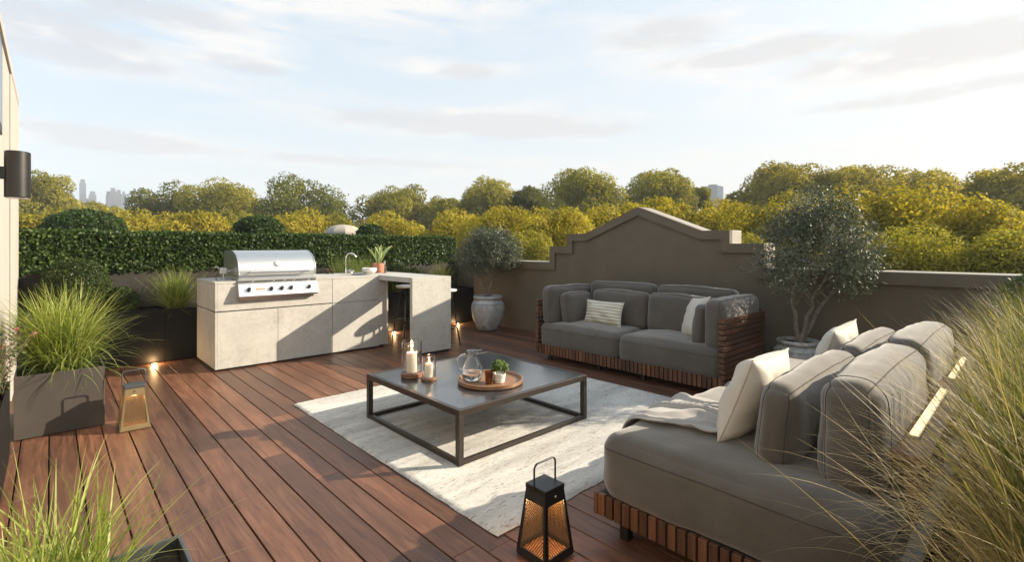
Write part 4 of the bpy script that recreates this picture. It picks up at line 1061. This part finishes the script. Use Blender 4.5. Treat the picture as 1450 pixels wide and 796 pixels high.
# throw over the seat edge
tv = []; n1, n2 = 46, 90
zt = .474
def thr(u, v):           # u across the sofa (X), v from under the cushion out over the front edge
    X = 2.02 + .50 * u + .19 * (1 - v) * 1 - .10 * (1 - v) ; s = v * .52
    Yb = .93
    fold = (1 - abs(math.sin(u * 17 + 3.4 * noise.noise(Vector((v * 2.2, u * 3, 2))) + v * 1.2))) ** 1.4; amp = .034 * (.35 + .65 * abs(noise.noise(Vector((u * 3, v * 2, 7))) + .5))
    if s < .36: Y = Yb + s; z = zt; nY, nZ = 0, 1
    else:
        a = min((s - .36) / .085, PI/2); Y = Yb + .36 + .085 * math.sin(a); z = zt - .085 * (1 - math.cos(a)); z -= max(0, s - .36 - .085 * PI/2); nY, nZ = math.sin(a), math.cos(a)
    h = .006 + fold * amp + .006 * noise.noise(Vector((u * 9, v * 6, 1)))
    X += .02 * noise.noise(Vector((v * 4, u * 2, 9)))
    return (X, Y + nY * h, z + nZ * h)
for i in range(n1 + 1):
    for j in range(n2 + 1): tv.append(thr(j / n2, i / n1))
tf = [(i*(n2+1)+j, i*(n2+1)+j+1, (i+1)*(n2+1)+j+1, (i+1)*(n2+1)+j) for i in range(n1) for j in range(n2)]
th = obj('throw_blanket', MB().add(tv, tf), M['throw'], None, smooth=180)
mod = th.modifiers.new('thick', 'SOLIDIFY'); mod.thickness = .007; mod.offset = 1
tag(th, 'pale beige wool throw crumpled over the seat of the near sofa', 'blanket')

# ------------------------------------------------------------------ near planters and grasses
lp = thing('square_planter', 'brown metal planter at the left with a big lime grass', 'planter', (.06, 4.9, 0), 'brown metal planters')
obj('box', open_box(MB(), -.178, .290, 4.655, 5.14, .006, .432, .010), M['planterbrown'], lp, bevel=.0025)
soilbed(-.166, .278, 4.667, 5.128, .395, lp)
grass_plant('big arching lime green grass spilling out of the brown planter', [
    dict(name='blades', cx=.06, cy=4.90, cz=.385, n=950, rad=.13, length=.62, mat=M['grass'], width=.0085, spread=2.6, droop=1.25, seg=9),
    dict(name='upright_blades', cx=.06, cy=4.90, cz=.385, n=330, rad=.11, length=.62, mat=M['grass'], width=.008, spread=1.5, droop=.7, seg=9),
    dict(name='shaded_blades', cx=.06, cy=4.90, cz=.385, n=420, rad=.15, length=.40, mat=M['grassdark'], width=.008, spread=3.2, droop=1.5, seg=8)], (.06, 4.9, .395))
np_ = thing('square_planter', 'dark metal planter at the bottom left corner with bare soil showing', 'planter', (.0, 1.50, 0), 'brown metal planters')
obj('box', open_box(MB(), -.20, .288, 1.28, 1.775, .006, .43, .010), M['greymetal'], np_, bevel=.002)
soilbed(-.188, .276, 1.292, 1.763, .385, np_)
grass_plant('lime grass with long thin blades in the bottom left planter', [
    dict(name='blades', cx=.01, cy=1.56, cz=.38, n=260, rad=.11, length=.42, mat=M['grass'], width=.0058, spread=2.3, droop=.8, seg=10, ell=(.9, .9)),
    dict(name='shaded_blades', cx=-.03, cy=1.56, cz=.38, n=150, rad=.12, length=.27, mat=M['grassdark'], width=.005, spread=2.2, droop=.9, seg=8)], (.01, 1.56, .385))
sp_ = thing('wall_trough', 'slim dark trough standing against the cream wall at the left edge', 'planter', (-.205, 4.1, 0))
obj('box', open_box(MB(), -.2495, -.185, 3.55, 4.40, .0, .46, .006), M['planterblack'], sp_)
fl = thing('flowering_shrub', 'wispy shrub with small pink flowers at the left edge by the wall', 'shrub', (-.215, 4.2, .45))
fm_ = MB(); gg2 = random.Random(9); LP = []; FP = []
for q in range(16):
    p = Vector((-.215 + gg2.uniform(-.02, .02), 4.05 + gg2.uniform(-.25, .3), .44)); d = Vector((gg2.uniform(-.05, .22), gg2.uniform(-.5, .5), 1)).normalized(); pts = [p]
    for i in range(5): d = (d + Vector((gg2.gauss(.02, .1), gg2.gauss(0, .15), 0))).normalized(); p = p + d * .085; p.x = max(p.x, -.24); pts.append(p); LP += [tuple(p + Vector((gg2.gauss(0, .01), gg2.gauss(0, .02), gg2.gauss(0, .02)))) for _ in range(4)]
    fm_.tube(pts, .0014, 4)
    if q % 3 == 0: FP.append([tuple(p + Vector((gg2.gauss(0, .006), gg2.gauss(0, .008), gg2.gauss(0, .008)))) for _ in range(12)])
obj('stems', fm_, M['bark'], fl); leaves('foliage', np.array(LP), rng.normal(0, 1, (len(LP), 3)), .028, .012, M['box'], fl); [leaves('flower_head', np.array(q), rng.normal(0, 1, (12, 3)), .014, .010, M['pinkflower'], fl) for q in FP]

# long planter on the right, full of feather grass
rp = thing('long_planter', 'long grey planter full of feather grass along the right edge', 'planter', (3.0, -.1, 0))
obj('box', open_box(MB(), 1.00, 5.35, -.62, .205, .006, .56, .02), M['planterbrown'], rp, bevel=.003)
obj('rim', MB().box(1.00, 5.35, .180, .215, .561, .573), M['planterbrown'], rp, bevel=.002)
soilbed(1.025, 5.33, -.595, .18, .52, rp, 40)
gl = ['feather grass clump filling the bottom right corner', 'second feather grass clump from the bottom right corner', 'third feather grass clump from the bottom right corner, behind the nearer light bar', 'fourth feather grass clump from the bottom right corner, beside the farther light bar', 'farthest feather grass clump in front of the low right wall']
for i, (gx, gy, n_) in enumerate([(1.50, -.19, .85), (1.98, -.15, .75), (2.60, -.12, .8), (3.35, -.12, .75), (4.25, -.12, .8)]):
    L = .60
    grass_plant(gl[i], [
        dict(name='blades', cx=gx, cy=gy, cz=.50, n=int(1900 * n_), rad=.24, length=L, mat=M['grassstraw'], width=.0042, spread=1.2, droop=.55, seg=8, ell=(1.3, .85), rl=(.55, 1.1)),
        dict(name='dry_stems', cx=gx, cy=gy + .08, cz=.50, n=int(520 * n_), rad=.22, length=L * .95, mat=M['straw'], width=.0030, spread=2.4, droop=1.1, seg=10, ell=(1.3, .6), az=(R(105), .75)),
        dict(name='low_stems', cx=gx, cy=gy + .20, cz=.50, n=int(300 * n_), rad=.16, length=L * .62, mat=M['straw'], width=.0028, spread=3.0, droop=2.2, seg=10, ell=(1.6, .3), az=(R(110), .6)),
        dict(name='long_wisps', cx=gx, cy=gy + .16, cz=.50, n=int(70 * n_), rad=.22, length=.64, mat=M['straw'], width=.0026, spread=1.6, droop=.9, seg=12, ell=(1.6, .5), az=(R(125), .35), up=.45, rl=(.6, 1.1))], (gx, gy, .52), group='feather grasses in the long planter')
# arching wisps that reach over the sofa
shrub_ball(0, 'box_shrub', 'dark rounded shrub behind the feather grass at the right edge', 4.75, -.05, .86, .27, M['box'], 6000, zbase=.52)

# ------------------------------------------------------------------ beyond the terrace
def tree_proto(mat, seed, n, r, rz, lobes, ls, lr):
    P, N, tone = lobed_crown(n, r, r, rz, lobes, lr, seed, .5)
    return P, N, tone
def far_tree(px_, ytop, d, hw, mat, label, seed, name='tree', n=9000, ls=.30, asp=1.15, lobes=26, lr=(.22, .42), group='trees beyond the terrace', ratio=.95, cat='tree', yb=None, jit=.55):
    x, y = at(px_, d); ztop = EYE + (350 - ytop) / F * d; r = hw * (1.12 if cat == 'tree' else 1.15) / F * d; rz = r * ratio
    t = thing(name, label, cat, (x, y, GZ), group)
    P, N, tone = lobed_crown(n, r * 1.02, r * 1.02, rz, lobes, lr, seed, .78, spread=.2)
    zc = ztop - np.percentile(P[:, 2], 99.7); P += np.array([x, y, zc])
    # skirts of foliage reach further down
    leaves('crown', P, N, ls, ls * .66, M[mat], t, .45, .1, tone)
    mb = MB(); gg = random.Random(seed); mb.tube([(x, y, GZ - .05), (x + .05 * r, y, (GZ + zc) / 2), (x, y, zc)], [r * .10, r * .075, r * .05], 9)
    for q in range(6):
        a = q * 1.05 + gg.random(); branchy(mb, (x, y, zc - rz * .5 + q * rz * .1), (math.cos(a), math.sin(a), .8), r * .6, r * .03, 1, gg)
    obj('trunk', mb, M['bark'], t, smooth=60)
    return t
FT = [
 (50, 247, 45, 42, 'tree_mid', 'golden green tree right beside the cream wall lamp'),
 (135, 287, 52, 32, 'tree_mid', 'low tree under the distant skyscrapers'),
 (236, 262, 46, 52, 'tree_dark', 'darker tree just right of the distant skyscrapers'),
 (318, 256, 46, 58, 'tree_mid', 'broad tree standing directly behind the left end of the grill lid'),
 (430, 253, 42, 76, 'tree_dark', 'widest dense green tree above the right end of the grill'),
 (560, 264, 46, 52, 'tree_mid', 'rounded tree above the snake plant'),
 (628, 279, 50, 30, 'tree_mid', 'small low tree between the snake plant and the far olive tree'),
 (697, 253, 46, 46, 'tree_mid', 'tree rising directly above the far corner olive tree'),
 (748, 266, 46, 27, 'tree_dark', 'narrow tree just right of the far corner olive tree'),
 (828, 240, 42, 62, 'tree_mid', 'tall dark green tree left of the gable peak'),
 (932, 243, 44, 50, 'tree_mid', 'green tree standing right above the gable peak'),
 (986, 266, 46, 20, 'tree_mid', 'slim tree left of the distant grey office block'),
 (1048, 272, 44, 34, 'tree_mid', 'low tree right of the distant grey office block'),
 (1106, 231, 42, 56, 'tree_gold', 'tall pale green tree above the left side of the dark olive tree'),  # golden sun glow put into leaf colour on the right-hand trees
 (1205, 238, 40, 56, 'tree_gold', 'bright tree above the right side of the dark olive tree'),
 (1292, 243, 40, 62, 'tree_gold', 'golden hazy tree right of the dark olive tree'),
 (1352, 262, 42, 38, 'tree_gold', 'lower golden tree left of the tree at the right edge'),
 (1428, 236, 34, 68, 'tree_gold', 'big golden tree at the right edge of the view'),
]
for i, (px_, yt, d, hw, mt, lab) in enumerate(FT):
    far_tree(px_, yt, d, hw, mt, lab, 40 + i, n=int(26000 * max(.5, hw / 60)), ls=.23, lobes=46, lr=(.19, .37))
BT = [
 (60, 300, 22, 62, 'tree_gold', 'yellow bush behind the hedge next to the wall lamp'),
 (195, 300, 24, 70, 'tree_gold', 'yellow bush behind the hedge above the feathery grass'),
 (275, 302, 22, 48, 'tree_gold', 'yellow bush behind the hedge left of the grill lid'),
 (350, 304, 24, 55, 'tree_mid', 'green bush rising behind the grill lid'),
 (420, 300, 24, 55, 'tree_gold', 'yellow bush behind the right end of the grill lid'),
 (470, 306, 26, 50, 'tree_mid', 'green bush left of the pale tent roof'),
 (560, 304, 22, 60, 'tree_gold', 'yellow bush right of the pale tent roof'),
 (640, 300, 20, 60, 'tree_gold', 'yellow bush behind the right end of the hedge'),
 (718, 296, 17, 62, 'tree_gold', 'yellow bush behind the far corner olive tree'),
 (790, 297, 15, 62, 'tree_gold', 'yellow bush above the left steps of the gable'),
 (868, 290, 17, 60, 'tree_gold', 'yellow bush along the left slope of the gable'),
 (952, 283, 18, 62, 'tree_gold', 'yellow bush right behind the gable peak'),
 (1030, 285, 17, 58, 'tree_gold', 'yellow bush above the right steps of the gable'),
 (1100, 280, 14, 70, 'tree_gold', 'yellow bush behind the left half of the dark olive tree'),
 (1190, 268, 14, 80, 'tree_gold', 'yellow bush behind the right half of the dark olive tree'),
 (1290, 266, 13, 82, 'tree_gold', 'large golden bush above the start of the low right wall'),
 (1400, 284, 12, 84, 'tree_gold', 'large golden bush above the feather grass at the right'),
]
for i, (px_, yt, d, hw, mt, lab) in enumerate(BT):
    near = d < 18
    far_tree(px_, yt, d, hw, mt, lab, 140 + i, 'bush', n=int((28000 if near else 20000)), ls=.10 if near else .14, lobes=44, lr=(.2, .40), ratio=1.15 if d < 20 else 1.0, group='golden bushes beyond the terrace', cat='bush')
# dark green masses at the foot of the bushes on the right
for (px_, yt, d, hw, lab, sd) in ((1235, 322, 10.5, 80, 'dark green shrub low behind the low right wall beside the olive tree', 5), (1345, 322, 9.5, 85, 'dark green shrub low behind the middle of the low right wall', 6), (1440, 326, 9.0, 80, 'dark green shrub low behind the right end of the low wall', 7), (1150, 330, 11, 70, 'dark green shrub low behind the dark olive tree', 8), (745, 330, 13, 55, 'green shrub low behind the wall right of the far corner olive', 9), (1060, 335, 12.5, 55, 'green shrub low behind the right gable steps', 12)):
    far_tree(px_, yt, d, hw, 'tree_mid', lab, 240 + sd, 'bush', n=24000, ls=.062, lobes=40, lr=(.18, .36), ratio=1.1, group='green shrubs below the golden bushes', cat='bush')
# clipped domes beyond the hedge
for (px_, py_, d, hw, hh, lab) in ((122, 322, 10.5, 46, 24, 'broad dark clipped dome bush behind the hedge at the left'), (367, 324, 11, 31, 17, 'dark clipped dome bush behind the hedge above the grill lid'), (525, 332, 11.5, 19, 13, 'small dark clipped dome bush right of the pale tent roof')):
    x, y = at(px_, d); r = hw / F * d; rz = hh / F * d; z = EYE + (350 - py_) / F * d
    t = shrub_ball(0, 'topiary_dome', lab, x, y, z - .0, r, M['hedge'], 9000, .06, rz=rz, zbase=GZ, stem=False)
    mb = MB().tube([(x, y, GZ - .02), (x, y, z - rz * .3)], [.12, .08], 8); obj('stem', mb, M['bark'], t, smooth=60)
# pale tent roof
x, y = at(486, 14); rr = 26 / F * 14
tn = thing('tent', 'pale beige domed tent roof peeping over the hedge', 'tent', (x, y, GZ))
z0 = EYE + (350 - 331) / F * 14; hh = 13 / F * 14
obj('canopy', MB().lathe([(rr * math.cos(a * PI/2 / 8), z0 + hh * math.sin(a * PI/2 / 8)) for a in range(9)], x, y, 0, 10), M['dome'], tn)
obj('side_wall', MB().lathe([(rr * .98, GZ - .01), (rr * .98, z0)], x, y, 0, 10), M['dome'], tn)
# skyline
for i, (px_, top, wpx, lab) in enumerate([(102, 276, 7, 'faint low distant block left of the tallest skyscraper'), (117, 254, 7, 'tallest of the distant skyscrapers'), (131, 271, 8, 'short distant tower right of the tallest skyscraper'), (125, 281, 10, 'lowest distant block at the foot of the skyscrapers'), (153, 271, 5, 'thin distant tower left of the stepped one'), (160, 266, 7, 'stepped distant tower in the right cluster'), (168, 269, 6, 'distant tower right of the stepped one'), (175, 271, 4, 'last distant tower of the right cluster')]):
    d = 560; x, y = at(px_, d); hw = wpx / F * d / 2; z1 = EYE + (350 - top) / F * d
    t = thing('skyscraper', lab, 'tower', (x, y, GZ), 'distant skyline at the left')
    mb = MB().box(x - hw, x + hw, y - hw, y + hw, GZ, z1 - 4); mb.box(x - hw * .7, x + hw * .7, y - hw * .7, y + hw * .7, z1 - 4, z1); obj('tower', mb, M['farwall'], t)
for i, (px_, top, wpx, dd, lab) in enumerate([(1010, 264, 20, 420, 'distant grey office block between the trees right of the gable'), (1297, 243, 8, 420, 'tiny distant rooftop above the golden trees at the right')]):
    d = dd; x, y = at(px_, d); hw = wpx / F * d / 2; z1 = EYE + (350 - top) / F * d
    t = thing('office_block', lab, 'building', (x, y, GZ))
    obj('tower', MB().box(x - hw, x + hw, y - hw, y + hw, GZ, z1), M['farwall'], t)
    obj('roof_plant', MB().box(x - hw * .5, x + hw * .3, y - hw * .5, y + hw * .5, z1, z1 + hw * .25), M['farwall'], t)

# air
hz = tag(obj('haze', MB().box(-61, 1181, -61, 1181, GZ - 1, 140), None), 'thin pale air between the terrace and the far skyline', 'haze', None, 'stuff')
m = bpy.data.materials.new('air'); m.use_nodes = True; nt = m.node_tree; nt.nodes.remove(nt.nodes['Principled BSDF'])
pv = nt.nodes.new('ShaderNodeVolumePrincipled'); pv.inputs['Color'].default_value = (.9, .93, 1, 1); pv.inputs['Density'].default_value = .0009; pv.inputs['Anisotropy'].default_value = .0
nt.links.new(pv.outputs[0], nt.nodes['Material Output'].inputs['Volume']); hz.data.materials.append(m)
